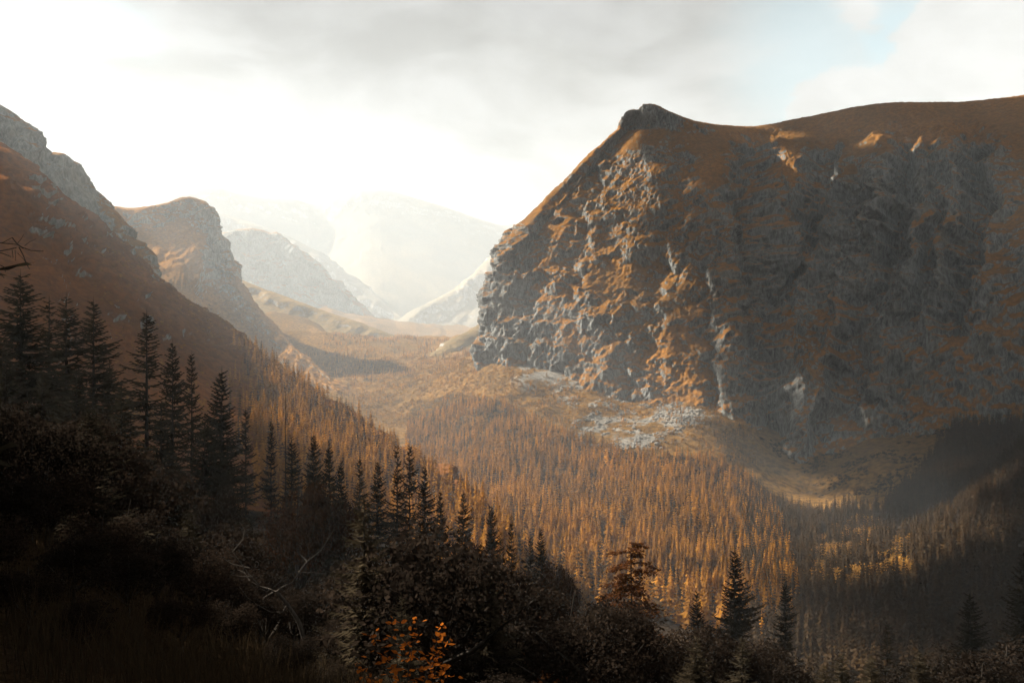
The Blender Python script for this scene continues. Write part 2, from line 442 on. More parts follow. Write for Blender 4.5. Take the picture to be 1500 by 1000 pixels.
def crag(P, amp=1.0, tilt=0.25, s=1.0, terr=1.0, steep_lo=0.25, steep_hi=0.6, damp=None, gullies=(), ledges=()):
    """displace a lofted face into buttresses, gullies and tilted ledges"""
    sh = P.shape; n = normals(P)
    if n[..., 2].mean() < 0: n = -n
    p = P.reshape(-1, 3); nn = n.reshape(-1, 3)
    steep = sstep(1 - nn[:, 2], steep_lo, steep_hi)
    a = 0.12 + 0.88 * steep
    q = p / s
    w = fbm(q / 230.0 + 3.3, 4); w2 = fbm(q / 60.0 + 8.1, 3)
    big = ridged(q / np.array([260.0, 260.0, 460.0]) + 0.4 * w[:, None], 4, 0.5) - 0.25
    mid = ridged(q / np.array([85.0, 85.0, 170.0]) + 9 + 0.3 * w2[:, None], 4, 0.55) - 0.2
    wall = sstep(fbm(q / np.array([190.0, 190.0, 120.0]) + 40 + 0.5 * w[:, None], 3), -0.16, 0.20)      # where bare walls break through
    wq = q + np.stack([w2, fbm(q / 60.0 + 28.1, 3), fbm(q / 60.0 + 48.1, 3)], 1) * 9.0
    c1 = cells(wq / np.array([66.0, 66.0, 105.0]), 3); c2 = cells(wq / np.array([25.0, 25.0, 44.0]), 11); c3 = cells(wq / np.array([10.0, 10.0, 19.0]), 19)
    hh = q[:, 2] - (tilt + 0.25 * w) * q[:, 0]
    t1 = saw((hh + 150 * w + 22 * w2) / 125.0, 0.68)
    t2 = saw((hh + 90 * w + 26 * w2) / 47.0, 0.66) * sstep(fbm(q / 90.0 + 60, 2), -0.25, 0.25)
    fine = fbm(q / np.array([9.0, 9.0, 18.0]), 4)
    rough = 0.35 + 0.65 * wall
    dsp = a * s * amp * (44 * big + 14 * mid + terr * ((12 + 22 * wall) * t1 + (5 + 8 * wall) * t2) + rough * (10 * c1 + 6.5 * c2 + 3.4 * c3) + 2.4 * fine)
    dsp = dsp + s * amp * 1.6 * fine * (1 - a)
    dr = nn * np.array([1, 1, 0.35]); dr /= np.linalg.norm(dr, axis=1)[:, None] + 1e-9
    if gullies or ledges:
        gx, gy = project(p); gx = gx + 26 * w2 + 12 * fbm(q / 25.0 + 70, 3); gy = gy + 22 * w2 + 10 * fbm(q / 30.0 + 90, 3)
        for ln, wd, dp in gullies:
            lx_ = np.interp(gy, [a_[1] for a_ in ln], [a_[0] for a_ in ln])
            fade = sstep(gy, ln[0][1] - 30, ln[0][1] + 25) * (1 - sstep(gy, ln[-1][1] - 10, ln[-1][1] + 40))
            e_ = np.abs(gx - lx_) / wd
            dsp = dsp + fade * dp * (np.clip(0.55 - np.abs(e_ - 1.5) * 0.5, 0, 1) - np.clip(1 - e_, 0, 1))
        for ln, st in ledges:
            xs_ = [a_[0] for a_ in ln]
            up = np.interp(gx, xs_, [a_[1] for a_ in ln]) - gy
            fade = sstep(gx, xs_[0] - 25, xs_[0] + 20) * (1 - sstep(gx, xs_[-1] - 20, xs_[-1] + 25))
            dsp = dsp + fade * st * 0.75 * np.where(up < 0, np.clip(1 + up / 60.0, 0, 1), -0.6 * np.clip(1 - up / 55.0, 0, 1)) * 0.8
    if damp is not None: dsp = dsp * damp + a * s * amp * (2.4 * fine + rough * (1.3 * c3 + 1.6 * c2)) + s * amp * 1.2 * fine
    crag.wall = wall * 2 - 1
    return (p + dr * dsp[:, None]).reshape(sh)

def mountain(name, P, mat, rock=None):
    nv, nu = P.shape[:2]
    n = normals(P); flip = n[..., 2].mean() < 0
    V = P.reshape(-1, 3)
    me = mesh_np(name, V, grid_faces(nv, nu, flip), mat, attrs={'rock': np.zeros(len(V)) if rock is None else rock})
    return add(name, me, kind='structure')

# --- the big cliff mountain on the right
R = [
 [(760, 560, 2600), (706, 590, 1990), (742, 600, 1830), (805, 615, 1735), (880, 628, 1640), (950, 618, 1590), (1020, 622, 1550), (1085, 640, 1520), (1130, 700, 1470), (1210, 720, 1410), (1300, 690, 1420), (1420, 660, 1380), (1560, 640, 1320), (1800, 620, 1220)],
 [(790, 490, 2650), (709, 492, 2010), (748, 496, 1870), (808, 506, 1790), (880, 528, 1715), (950, 552, 1650), (1020, 566, 1600), (1085, 580, 1560), (1140, 610, 1520), (1215, 615, 1500), (1300, 560, 1500), (1420, 480, 1480), (1560, 400, 1430), (1800, 340, 1330)],
 [(800, 440, 2700), (718, 428, 2040), (765, 420, 1925), (820, 430, 1860), (885, 445, 1790), (950, 465, 1730), (1020, 480, 1680), (1090, 480, 1640), (1140, 500, 1660), (1215, 510, 1620), (1300, 460, 1600), (1420, 400, 1560), (1560, 330, 1500), (1800, 270, 1400)],
 [(830, 370, 2750), (746, 358, 2080), (790, 352, 1995), (845, 362, 1930), (900, 380, 1865), (955, 390, 1810), (1020, 400, 1760), (1090, 400, 1720), (1145, 420, 1790), (1215, 420, 1740), (1300, 370, 1690), (1420, 330, 1640), (1560, 270, 1580), (1800, 200, 1480)],
 [(860, 320, 2800), (786, 306, 2130), (830, 300, 2065), (875, 300, 2000), (915, 310, 1940), (960, 315, 1890), (1020, 320, 1840), (1085, 330, 1810), (1145, 340, 1890), (1215, 330, 1850), (1300, 290, 1780), (1420, 260, 1730), (1560, 210, 1670), (1800, 140, 1580)],
 [(900, 260, 2850), (850, 243, 2180), (880, 240, 2110), (910, 240, 2060), (935, 245, 2010), (965, 248, 1970), (1010, 250, 1940), (1060, 258, 1930), (1140, 265, 2010), (1215, 255, 1960), (1300, 225, 1880), (1420, 205, 1830), (1560, 165, 1790), (1800, 90, 1700)],
 [(930, 215, 2850), (903, 194, 2200), (920, 192, 2150), (935, 190, 2120), (948, 190, 2090), (965, 190, 2060), (995, 195, 2050), (1040, 205, 2060), (1130, 207, 2200), (1215, 193, 2150), (1300, 180, 2080), (1420, 175, 2020), (1560, 140, 1980), (1800, 75, 1900)],
 [(950, 185, 2700), (938, 178, 2240), (946, 175, 2200), (952, 168, 2180), (957, 164, 2160), (966, 166, 2150), (985, 175, 2150), (1029, 188, 2200), (1100, 193, 2380), (1185, 179, 2360), (1289, 161, 2300), (1420, 157, 2250), (1560, 146, 2220), (1800, 120, 2150)],
 [(990, 320, 3000), (980, 320, 2950), (985, 320, 2900), (990, 320, 2900), (1000, 320, 2900), (1010, 320, 2900), (1030, 320, 2900), (1060, 300, 2950), (1110, 290, 3100), (1190, 290, 3100), (1290, 280, 3100), (1420, 270, 3050), (1560, 260, 3000), (1800, 240, 2950)],
 [(1000, 500, 3400), (1000, 500, 3400), (1000, 500, 3400), (1010, 500, 3400), (1020, 500, 3400), (1030, 500, 3400), (1050, 500, 3400), (1080, 500, 3400), (1120, 500, 3500), (1190, 500, 3500), (1290, 500, 3500), (1420, 500, 3500), (1560, 500, 3400), (1800, 500, 3400)],
]
P = loft(R, 520, 760, wv=[1.1, 1.2, 1.2, 1.1, 1.1, 0.9, 0.6, 0.25, 0.1], wu=[0.5, 0.7, 0.9, 1, 1, 1, 1, 0.9, 1, 1.1, 1.2, 1.2, 0.6])
_d = np.tile(sstep(np.arange(760) / 760.0, 0.03, 0.16) * 0.45 + 0.55, 520)
_d = _d * np.repeat(1 - 0.62 * sstep(np.arange(520) / 520.0, 0.85, 0.95), 760)
GUL = [([(1105, 215), (1095, 300), (1110, 420), (1118, 560), (1130, 690)], 30, 58), ([(985, 195), (1000, 300), (962, 420), (945, 520)], 22, 30), ([(893, 222), (852, 330), (832, 420)], 18, 24),
       ([(1215, 215), (1190, 330), (1150, 440)], 24, 40), ([(1325, 195), (1330, 300), (1290, 420), (1235, 600)], 26, 46), ([(1425, 190), (1432, 300), (1400, 480)], 24, 40), ([(930, 430), (915, 500), (925, 570)], 16, 24), ([(1050, 330), (1040, 450), (1050, 590)], 18, 26), ([(770, 420), (766, 480), (772, 540)], 12, 16), ([(1270, 320), (1255, 450), (1200, 640)], 18, 26), ([(1370, 210), (1375, 330), (1350, 450)], 17, 26)]
LED = [([(720, 412), (800, 402), (900, 440), (1000, 456)], 26), ([(895, 503), (980, 470), (1085, 455)], 28), ([(715, 494), (800, 497), (880, 537), (960, 556)], 24), ([(755, 345), (850, 303), (960, 292), (1055, 270)], 24),
       ([(820, 278), (960, 228), (1055, 240)], 22), ([(1115, 455), (1200, 372), (1320, 262), (1470, 215)], 32), ([(1120, 565), (1300, 470), (1480, 395)], 30), ([(860, 380), (960, 352), (1090, 345)], 20)]
_bx, _by = project(P.reshape(-1, 3))
_d = _d * np.where(_bx < 1010, 1 + 0.9 * np.repeat(sstep(np.arange(520) / 520.0, 0.86, 0.95), 760), 1.0)
_d = _d * (0.46 + 0.54 * sstep(_bx, 1010, 1150))
_u = np.tile(np.arange(760) / 760.0, 520)
_d = np.maximum(_d, 0.62 * (1 - sstep(_u, 0.10, 0.2)) * sstep(_u, 0.02, 0.05))
P = crag(P, 1.0, tilt=0.30, terr=0.7, damp=_d, gullies=GUL, ledges=LED)
V = P.reshape(-1, 3); px, py = project(V)
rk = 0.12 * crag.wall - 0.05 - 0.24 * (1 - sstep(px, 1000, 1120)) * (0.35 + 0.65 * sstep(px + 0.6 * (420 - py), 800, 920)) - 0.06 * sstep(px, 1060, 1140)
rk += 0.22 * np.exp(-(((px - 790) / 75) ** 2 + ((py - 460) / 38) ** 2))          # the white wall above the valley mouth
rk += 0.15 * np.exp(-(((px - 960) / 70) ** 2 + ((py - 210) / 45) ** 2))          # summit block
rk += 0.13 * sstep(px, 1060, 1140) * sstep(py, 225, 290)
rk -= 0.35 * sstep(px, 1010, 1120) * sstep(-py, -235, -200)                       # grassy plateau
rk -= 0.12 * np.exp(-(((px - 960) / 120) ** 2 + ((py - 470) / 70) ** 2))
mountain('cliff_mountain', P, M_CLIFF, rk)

# --- left brown slope, running from upper left down to the centre
def farther(A, k):
    return [[(p[0], p[1], p[2] * k) for p in r] if isinstance(r, list) else (r[0], r[1], r[2] * k) for r in A]

def sections(edges, lower, back):
    """edges: list of (px,py,d); lower: list of lists in front; back: (dpy, dd)"""
    rows = []
    for e, lo in zip(edges, lower):
        rows.append([(e[0] - 10, e[1] + back[0] * 2.2, e[2] + back[1] * 2.2), (e[0], e[1] + back[0], e[2] + back[1]), e] + lo)
    return rows
E7 = [(-700, -90, 1150), (-300, 60, 1220), (0, 214, 1250), (95, 292, 1270), (165, 345, 1280), (245, 414, 1270), (325, 482, 1230), (420, 556, 1130), (520, 624, 980), (600, 676, 850), (660, 718, 720), (710, 768, 620), (760, 850, 500)]
L7 = [[(-700, 200, 820), (-700, 420, 500), (-700, 620, 240)],
      [(-300, 300, 900), (-300, 470, 620), (-300, 650, 330)],
      [(0, 350, 950), (0, 490, 700), (0, 660, 420)], [(90, 400, 980), (90, 520, 740), (90, 680, 450)], [(165, 440, 1000), (165, 548, 770), (165, 700, 470)],
      [(250, 492, 1020), (255, 580, 800), (260, 720, 500)], [(335, 545, 1010), (345, 620, 800), (350, 745, 520)], [(430, 595, 960), (440, 655, 790), (450, 765, 540)],
      [(525, 645, 870), (530, 695, 760), (540, 790, 560)], [(600, 698, 780), (605, 735, 700), (610, 810, 570)], [(655, 740, 680), (655, 770, 640), (660, 830, 560)],
      [(700, 785, 600), (700, 810, 580), (700, 860, 540)], [(750, 865, 490), (750, 880, 480), (750, 900, 470)]]
P7 = loft(sections(E7, L7, (70, 320)), 420, 220, wv=[0.4, 0.7, 1, 1, 1, 1, 1, 1, 1, 1, 1, 0.5], wu=[0.2, 0.6, 1, 1, 0.8])
P7 = crag(P7, 0.6, tilt=0.3, s=0.8, terr=0.7, steep_lo=0.02, steep_hi=0.25)
V = P7.reshape(-1, 3); px, py = project(V)
mountain('hillside', P7, M_LEFT, 0.30 * fbm(V / 60.0, 4) - 0.03)

# --- grey crag ridge behind it
E6 = [(-700, -330, 1700), (-300, -75, 1700), (-100, 70, 1680), (0, 149, 1660), (32, 175, 1660), (46, 190, 1660), (69, 224, 1670), (84, 226, 1680), (113, 253, 1700), (147, 290, 1720), (175, 325, 1700), (205, 372, 1660), (250, 430, 1600), (330, 510, 1500)]
L6 = [[(e[0] - 6, e[1] + 60, e[2] - 90), (e[0] - 10, e[1] + 150, e[2] - 180), (e[0] - 10, e[1] + 330, e[2] - 320)] for e in E6]
P6 = loft(sections(E6, L6, (80, 260)), 420, 160, wv=[0.3, 0.5, 1, 0.6, 0.4, 0.6, 0.5, 0.6, 0.8, 0.8, 0.8, 0.8, 0.8], wu=[0.2, 0.6, 1, 1, 0.6])
P6 = crag(P6, 0.62, tilt=-0.5, s=0.8, steep_lo=0.1, steep_hi=0.4)
V = P6.reshape(-1, 3); px, py = project(V)
mountain('crag_ridge', P6, M_CRAG, 0.15 - 0.4 * sstep(px, 110, 200) + 0.05 * fbm(V / 60.0, 3))

# --- the spur with the square rock head
E5 = [(60, 250, 2150), (130, 285, 2120), (165, 302, 2080), (195, 306, 2060), (225, 302, 2070), (245, 298, 2080), (268, 290, 2090), (300, 295, 2080), (313, 312, 2060), (322, 345, 2030), (337, 378, 1990), (354, 420, 1930), (385, 462, 1850), (430, 506, 1750), (490, 558, 1600), (545, 602, 1450), (595, 640, 1320)]
L5 = []
for e in E5:
    kx = -14 if 300 <= e[0] < 360 else (-6 if e[0] < 300 else -12)
    L5.append([(e[0] + kx, e[1] + 34, e[2] - 55), (e[0] + 2.2 * kx, e[1] + 95, e[2] - 190), (e[0] + 3 * kx, e[1] + 230, e[2] - 420)])
E5 = farther(E5, 1.35); L5 = farther(L5, 1.35)
P5 = loft(sections(E5, L5, (60, 240)), 380, 170, wv=[0.4, 0.6, 0.7, 0.7, 0.7, 0.7, 1, 0.8, 0.8, 0.8, 0.8, 1, 1, 1, 1, 0.6], wu=[0.2, 0.6, 1, 1, 0.5])
P5 = crag(P5, 0.6, tilt=0.2, s=0.8, steep_lo=0.1, steep_hi=0.45)
V = P5.reshape(-1, 3); px, py = project(V)
rk = -0.42 + 0.75 * np.exp(-(((px - 322) / 26) ** 2 + ((py - 375) / 55) ** 2)) + 0.3 * np.exp(-(((px - 295) / 20) ** 2 + ((py - 310) / 25) ** 2))
mountain('rock_spur', P5, M_CRAG, rk)

# --- hazy hump beyond the spur
EH = [(250, 420, 3000), (318, 372, 3050), (332, 345, 3080), (352, 336, 3100), (378, 336, 3100), (396, 342, 3090), (408, 342, 3080), (432, 362, 3050), (470, 395, 3000), (510, 432, 2920), (555, 478, 2820), (600, 520, 2700), (650, 560, 2550)]
LH = [[(e[0] - 6, e[1] + 40, e[2] - 70), (e[0] - 16, e[1] + 95, e[2] - 200), (e[0] - 20, e[1] + 190, e[2] - 460)] for e in EH]
EH = farther(EH, 2.0); LH = farther(LH, 2.0)
PH = crag(loft(sections(EH, LH, (50, 500)), 300, 170, wu=[0.2, 0.5, 1, 1, 0.8]), 0.85, tilt=0.1, s=1.6, steep_lo=0.1, steep_hi=0.4)
V = PH.reshape(-1, 3); px, py = project(V)
mountain('rock_hump', PH, M_CRAG, 0.12 - 0.35 * sstep(py, 440, 520))
# --- ridge running down behind the hump
EK = [(150, 300, 4600), (300, 312, 4500), (340, 318, 4450), (400, 338, 4400), (450, 362, 4300), (500, 398, 4200), (550, 436, 4050), (600, 470, 3900), (660, 500, 3700)]
LK = [[(e[0] - 10, e[1] + 40, e[2] - 150), (e[0] - 20, e[1] + 90, e[2] - 400), (e[0] - 30, e[1] + 150, e[2] - 800)] for e in EK]
EK = farther(EK, 1.9); LK = farther(LK, 1.9)
mountain('far_ridge', crag(loft(sections(EK, LK, (40, 700)), 200, 110), 0.8, tilt=0.1, s=2.8, steep_lo=0.05, steep_hi=0.4), M_FAR)
# --- ridge from the right, low across the valley head
EJ = [(1000, 180, 4000), (860, 270, 3900), (775, 345, 3800), (745, 362, 3780), (720, 382, 3750), (700, 402, 3700), (665, 425, 3650), (625, 446, 3600), (585, 470, 3500), (540, 500, 3400)]
LJ = [[(e[0] + 8, e[1] + 35, e[2] - 120), (e[0] + 18, e[1] + 75, e[2] - 330), (e[0] + 28, e[1] + 130, e[2] - 700)] for e in EJ]
EJ = farther(EJ, 1.9); LJ = farther(LJ, 1.9)
mountain('valley_head_ridge', crag(loft(sections(EJ, LJ, (40, 700)), 200, 110), 0.8, tilt=0.1, s=2.0, steep_lo=0.05, steep_hi=0.35), M_FAR)
# --- scree slopes converging at the valley head
ES = [(330, 400, 3900), (400, 428, 3750), (465, 452, 3650), (525, 472, 3550), (578, 492, 3450), (625, 512, 3300), (675, 538, 3050)]
LS = [[(e[0] - 12, e[1] + 22, e[2] - 150), (e[0] - 26, e[1] + 50, e[2] - 420), (e[0] - 40, e[1] + 100, e[2] - 900)] for e in ES]
mountain('scree_slope', crag(loft(sections(ES, LS, (30, 300)), 200, 110), 0.45, tilt=0.1, s=1.2, steep_lo=0.02, steep_hi=0.35), M_SCREE)
ER = [(900, 395, 3100), (820, 422, 3000), (765, 442, 2920), (725, 462, 2850), (692, 482, 2780), (655, 504, 2680), (615, 532, 2560)]
LR = [[(e[0] + 10, e[1] + 20, e[2] - 110), (e[0] + 22, e[1] + 46, e[2] - 300), (e[0] + 34, e[1] + 95, e[2] - 640)] for e in ER]
mountain('scree_slope', crag(loft(sections(ER, LR, (30, 300)), 200, 110), 0.45, tilt=-0.1, s=1.0, steep_lo=0.02, steep_hi=0.35), M_SCREE)
# --- the far massif
EF = [(-200, 360, 5600), (100, 325, 5600), (215, 303, 5600), (255, 289, 5600), (290, 279, 5600), (318, 275, 5600), (345, 282, 5650), (385, 290, 5700), (430, 292, 5800), (462, 299, 5900), (500, 289, 5900), (525, 281, 5900), (545, 279, 5900), (575, 281, 5950), (650, 303, 6000), (730, 329, 6100), (762, 326, 6150), (800, 330, 6200), (900, 350, 6200), (1200, 360, 6200)]
LF = [[(e[0], e[1] + 35, e[2] - 260), (e[0], e[1] + 85, e[2] - 700), (e[0], e[1] + 180, e[2] - 1600)] for e in EF]
EF = farther(EF, 1.75); LF = farther(LF, 1.75)
mountain('far_mountain', crag(loft(sections(EF, LF, (40, 1000)), 300, 120), 0.3, tilt=0.1, s=4.0, terr=0.4, steep_lo=0.02, steep_hi=0.35), M_FAR)

# ------------------------------------------------------------------ tree shapes
class MB:
    def __init__(s): s.v = []; s.f = []
    def tri(s, a, b, c):
        k = len(s.v); s.v += [a, b, c]; s.f.append((k, k + 1, k + 2))
    def quad(s, a, b, c, d):
        k = len(s.v); s.v += [a, b, c, d]; s.f += [(k, k + 1, k + 2), (k, k + 2, k + 3)]
    def tube(s, pts, rads, n=6):
        rings = []
        for i, (p, r) in enumerate(zip(pts, rads)):
            p = Vector(p); tdir = (Vector(pts[min(i + 1, len(pts) - 1)]) - Vector(pts[max(i - 1, 0)])).normalized()
            u = tdir.orthogonal().normalized(); w = tdir.cross(u)
            k = len(s.v)
            for j in range(n):
                a = 2 * math.pi * j / n
                s.v.append(tuple(p + (u * math.cos(a) + w * math.sin(a)) * r))
            rings.append(k)
        for a, b in zip(rings, rings[1:]):
            for j in range(n):
                j2 = (j + 1) % n
                s.f += [(a + j, a + j2, b + j2), (a + j, b + j2, b + j)]
    def build(s, name, mat, smooth=False):
        return mesh_np(name, np.array(s.v), np.array(s.f), mat, smooth)

def trunk_mesh(name, H, r, mat=None, bend=0.0):
    m = MB(); pts = []; 
    for i in range(6):
        q = i / 5; pts.append((bend * math.sin(q * 3) , bend * 0.6 * math.sin(q * 2), H * q * 0.97 - (0.6 if i == 0 else 0)))
    m.tube(pts, [r * (1.25 if i == 0 else 1) * (1 - 0.93 * i / 5) for i in range(6)], 7)
    return m.build(name, mat or M_BARK, True)

def spruce_mesh(name, seed, H=20.0, R0=3.4, mat=None, whorl=0.5, per=8, droop=0.32, gaps=0.12, start=0.05):
    """detailed spruce: whorls of drooping boughs, each with side sprays"""
    rn = random.Random(seed); m = MB(); z = H * start
    while z < H * 0.985:
        q = z / H
        rad = R0 * ((1 - q) ** 0.82) * (0.82 + 0.3 * rn.random()) + 0.12
        if q < 0.16: rad *= 0.6 + 2.4 * q
        nb = max(4, int(per * (0.7 + 0.5 * (1 - q))))
        a0 = rn.random() * 6.28
        for b in range(nb):
            if rn.random() < gaps: continue
            a = a0 + 6.283 * b / nb + rn.uniform(-0.25, 0.25)
            L = rad * rn.uniform(0.62, 1.18) * (1 + 0.22 * math.sin(a * 1.0 + 1.7 * math.sin(z * 0.55 + seed)) + 0.12 * math.sin(2 * a + z * 0.9 + seed))
            dr = droop * rn.uniform(0.7, 1.3) * (0.5 + 0.8 * (1 - q)); up = 0.55 * q + 0.05
            ca, sa = math.cos(a), math.sin(a)
            zb = z + rn.uniform(-0.15, 0.15)
            def sp(s_):
                return Vector((ca * L * s_, sa * L * s_, zb + L * (up * s_ - dr * s_ * (1.6 - 0.75 * s_ * s_))))
            side = Vector((-sa, ca, 0)); ns = max(3, min(9, int(L / 0.33)))
            prev = sp(0.0)
            wd = 0.05 + 0.045 * L
            for i in range(1, ns + 1):
                s_ = i / ns; p = sp(s_)
                # bough ribbon, vertical-ish so that it shows from the side
                hang = Vector((0, 0, -(0.10 + 0.16 * L * (1 - s_) * rn.uniform(0.5, 1.3))))
                m.tri(tuple(prev), tuple(p), tuple((prev + p) / 2 + hang))
                l2 = (0.16 + 0.42 * L * (1 - s_) ** 0.8) * rn.uniform(0.7, 1.2)
                fw = Vector((ca, sa, 0)) * l2 * 0.55
                for sg in (-1, 1):
                    tip = p + side * sg * l2 * 0.8 + fw + Vector((0, 0, -l2 * rn.uniform(0.15, 0.5)))
                    m.tri(tuple(prev), tuple(p + Vector((0, 0, 0.03))), tuple(tip))
                prev = p
            m.tri(tuple(sp(0.9) + side * 0.08), tuple(sp(0.9) - side * 0.08), tuple(sp(1.0) + Vector((ca, sa, 0.25)) * 0.25))
        z += whorl * (0.75 + 0.5 * rn.random()) * (0.6 + 0.5 * (1 - q))
    m.tri((0.05, 0, H * 0.95), (-0.05, 0, H * 0.95), (0, 0, H * 1.02)); m.tri((0, 0.05, H * 0.95), (0, -0.05, H * 0.95), (0, 0, H * 1.02))
    return m.build(name, mat or M_SPRUCE)

def conifer_mesh(name, seed, H=1.0, R0=0.16, nw=13, per=6, mat=None, start=0.08):
    """light conifer for the middle distance, height 1"""
    rn = random.Random(seed); m = MB()
    for w_ in range(nw):
        q = start + (1 - start) * (w_ / nw) ** 0.95
        rad = R0 * (1 - q) ** 0.75 * rn.uniform(0.75, 1.15) + 0.012
        a0 = rn.random() * 6.28
        for b in range(per):
            if rn.random() < 0.1: continue
            a = a0 + 6.283 * b / per + rn.uniform(-0.3, 0.3); L = rad * rn.uniform(0.7, 1.2)
            ca, sa = math.cos(a), math.sin(a); sw = L * 0.42
            z = q * H + rn.uniform(-0.01, 0.01)
            c = (0, 0, z + 0.035); tip = (ca * L, sa * L, z - L * rn.uniform(0.15, 0.6))
            l = (ca * L * 0.55 - sa * sw, sa * L * 0.55 + ca * sw, z - L * 0.35); r_ = (ca * L * 0.55 + sa * sw, sa * L * 0.55 - ca * sw, z - L * 0.35)
            m.tri(c, l, tip); m.tri(c, tip, r_)
    m.tri((0.012, 0, 0.93), (-0.012, 0, 0.93), (0, 0, 1.02)); m.tri((0, 0.012, 0.93), (0, -0.012, 0.93), (0, 0, 1.02))
    return m.build(name, mat or M_GOLD)

def leafball_mesh(name, seed, nclump, nleaf, ls, mat, flat=0.8, squash=0.75, lobes=9):
    """broadleaf crown of radius 1 about the origin: leaf faces on twig clumps in uneven lobes"""
    rn = random.Random(seed); m = MB(); cs = []
    lob = []
    for i in range(lobes):
        th = rn.random() * 6.283; ph = math.acos(rn.uniform(-0.35, 1.0)); rr = rn.uniform(0.35, 0.62)
        lob.append((Vector((math.sin(ph) * math.cos(th) * rr, math.sin(ph) * math.sin(th) * rr, math.cos(ph) * rr * squash)), rn.uniform(0.25, 0.45)))
    for i in range(nclump):
        c, r = rn.choice(lob)
        dv = Vector((rn.gauss(0, 1), rn.gauss(0, 1), rn.gauss(0, 1) + 0.35)).normalized()
        cs.append((c + dv * r * rn.uniform(0.55, 1.05), dv))
    for c, dv in cs:
        for k in range(nleaf):
            p = c + Vector((rn.gauss(0, 1), rn.gauss(0, 1), rn.gauss(0, 0.7))) * ls * 1.7
            n = (dv + Vector((rn.gauss(0, 1), rn.gauss(0, 1), rn.gauss(0, 1))) * flat).normalized()
            u = n.orthogonal().normalized(); w = n.cross(u); an = rn.random() * 6.28
            uu = (u * math.cos(an) + w * math.sin(an)) * ls * rn.uniform(0.7, 1.3); ww = n.cross(uu) * 0.55
            m.quad(tuple(p - uu), tuple(p + ww), tuple(p + uu), tuple(p - ww))
    return m.build(name, mat)

def limbs_mesh(name, seed, mat, n=6):
    """stem with limbs under a leafball, crown centre at z=0, root at z=-1.1"""
    rn = random.Random(seed); m = MB()
    m.tube([(0, 0, -1.25), (0.02, 0.02, -0.7), (0.0, 0.05, -0.3)], [0.06, 0.045, 0.035], 6)
    for i in range(n):
        a = 6.283 * i / n + rn.uniform(-0.3, 0.3); L = rn.uniform(0.55, 0.85)
        m.tube([(0, 0.03, -0.62 + 0.05 * i), (math.cos(a) * L * 0.45, math.sin(a) * L * 0.45, -0.2 + rn.uniform(0, 0.1)), (math.cos(a) * L, math.sin(a) * L, rn.uniform(0.0, 0.4))], [0.028, 0.018, 0.005], 5)
    m.tube([(0, 0.05, -0.3), (0.04, 0, 0.2), (0.0, 0.03, 0.62)], [0.035, 0.02, 0.005], 5)
    return m.build(name, mat, True)

def tag(o, label, cat, group=None):
    o['label'] = label; o['category'] = cat
    if group: o['group'] = group
    return o
def empty(name, loc, label, cat, group=None, rz=0.0, sc=1.0):
    o = bpy.data.objects.new(name, None); COL.objects.link(o)
    o.location = loc; o.rotation_euler = (0, 0, rz)
    o.scale = (sc, sc, sc) if not isinstance(sc, tuple) else sc
    o.empty_display_size = 0.3
    return tag(o, label, cat, group)

def gz(x, y): return float(zground([x], [y])[0])

# ------------------------------------------------------------------ forests (stuff) by geometry nodes on scattered points
def scatter(name, pts, scl, protos, kind_name=None):
    """one object: points with a size attribute; geometry nodes puts a tree on each"""
    pts = np.asarray(pts, np.float32)
    me = bpy.data.meshes.new(name)
    me.vertices.add(len(pts)); me.vertices.foreach_set('co', pts.ravel())
    a = me.attributes.new('size', 'FLOAT', 'POINT'); a.data.foreach_set('value', np.asarray(scl, np.float32))
    v = me.attributes.new('pick', 'INT', 'POINT'); v.data.foreach_set('value', RNG.integers(0, len(protos), len(pts)).astype(np.int32))
    me.update()
    o = add(name, me, kind='stuff')
    ng = bpy.data.node_groups.new(name + '_nodes', 'GeometryNodeTree')
    ng.interface.new_socket('Geometry', in_out='INPUT', socket_type='NodeSocketGeometry')
    ng.interface.new_socket('Geometry', in_out='OUTPUT', socket_type='NodeSocketGeometry')
    N = ng.nodes; Lk = ng.links
    gi = N.new('NodeGroupInput'); go = N.new('NodeGroupOutput'); join = N.new('GeometryNodeJoinGeometry')
    sz = N.new('GeometryNodeInputNamedAttribute'); sz.data_type = 'FLOAT'; sz.inputs[0].default_value = 'size'
    pk = N.new('GeometryNodeInputNamedAttribute'); pk.data_type = 'INT'; pk.inputs[0].default_value = 'pick'
    rv = N.new('FunctionNodeRandomValue'); rv.data_type = 'FLOAT_VECTOR'
    rv.inputs[0].default_value = (-0.04, -0.04, 0.0); rv.inputs[1].default_value = (0.04, 0.04, 6.283)
    for i, pr in enumerate(protos):
        cmpn = N.new('FunctionNodeCompare'); cmpn.data_type = 'INT'; cmpn.operation = 'EQUAL'
        ii = [s_ for s_ in cmpn.inputs if s_.type == 'INT']
        Lk.new(pk.outputs[0], ii[0]); ii[1].default_value = i
        oi = N.new('GeometryNodeObjectInfo'); oi.inputs['Object'].default_value = pr; oi.inputs['As Instance'].default_value = True
        ip = N.new('GeometryNodeInstanceOnPoints')
        Lk.new(gi.outputs[0], ip.inputs['Points']); Lk.new(cmpn.outputs[0], ip.inputs['Selection'])
        Lk.new(oi.outputs['Geometry'], ip.inputs['Instance']); Lk.new(rv.outputs[0], ip.inputs['Rotation']); Lk.new(sz.outputs[0], ip.inputs['Scale'])
        Lk.new(ip.outputs[0], join.inputs[0])
    Lk.new(join.outputs[0], go.inputs[0])
    md = o.modifiers.new('scatter', 'NODES'); md.node_group = ng
    return o
def proto(me):
    return bpy.data.objects.new(me.name, me)      # never linked: only feeds the scatter

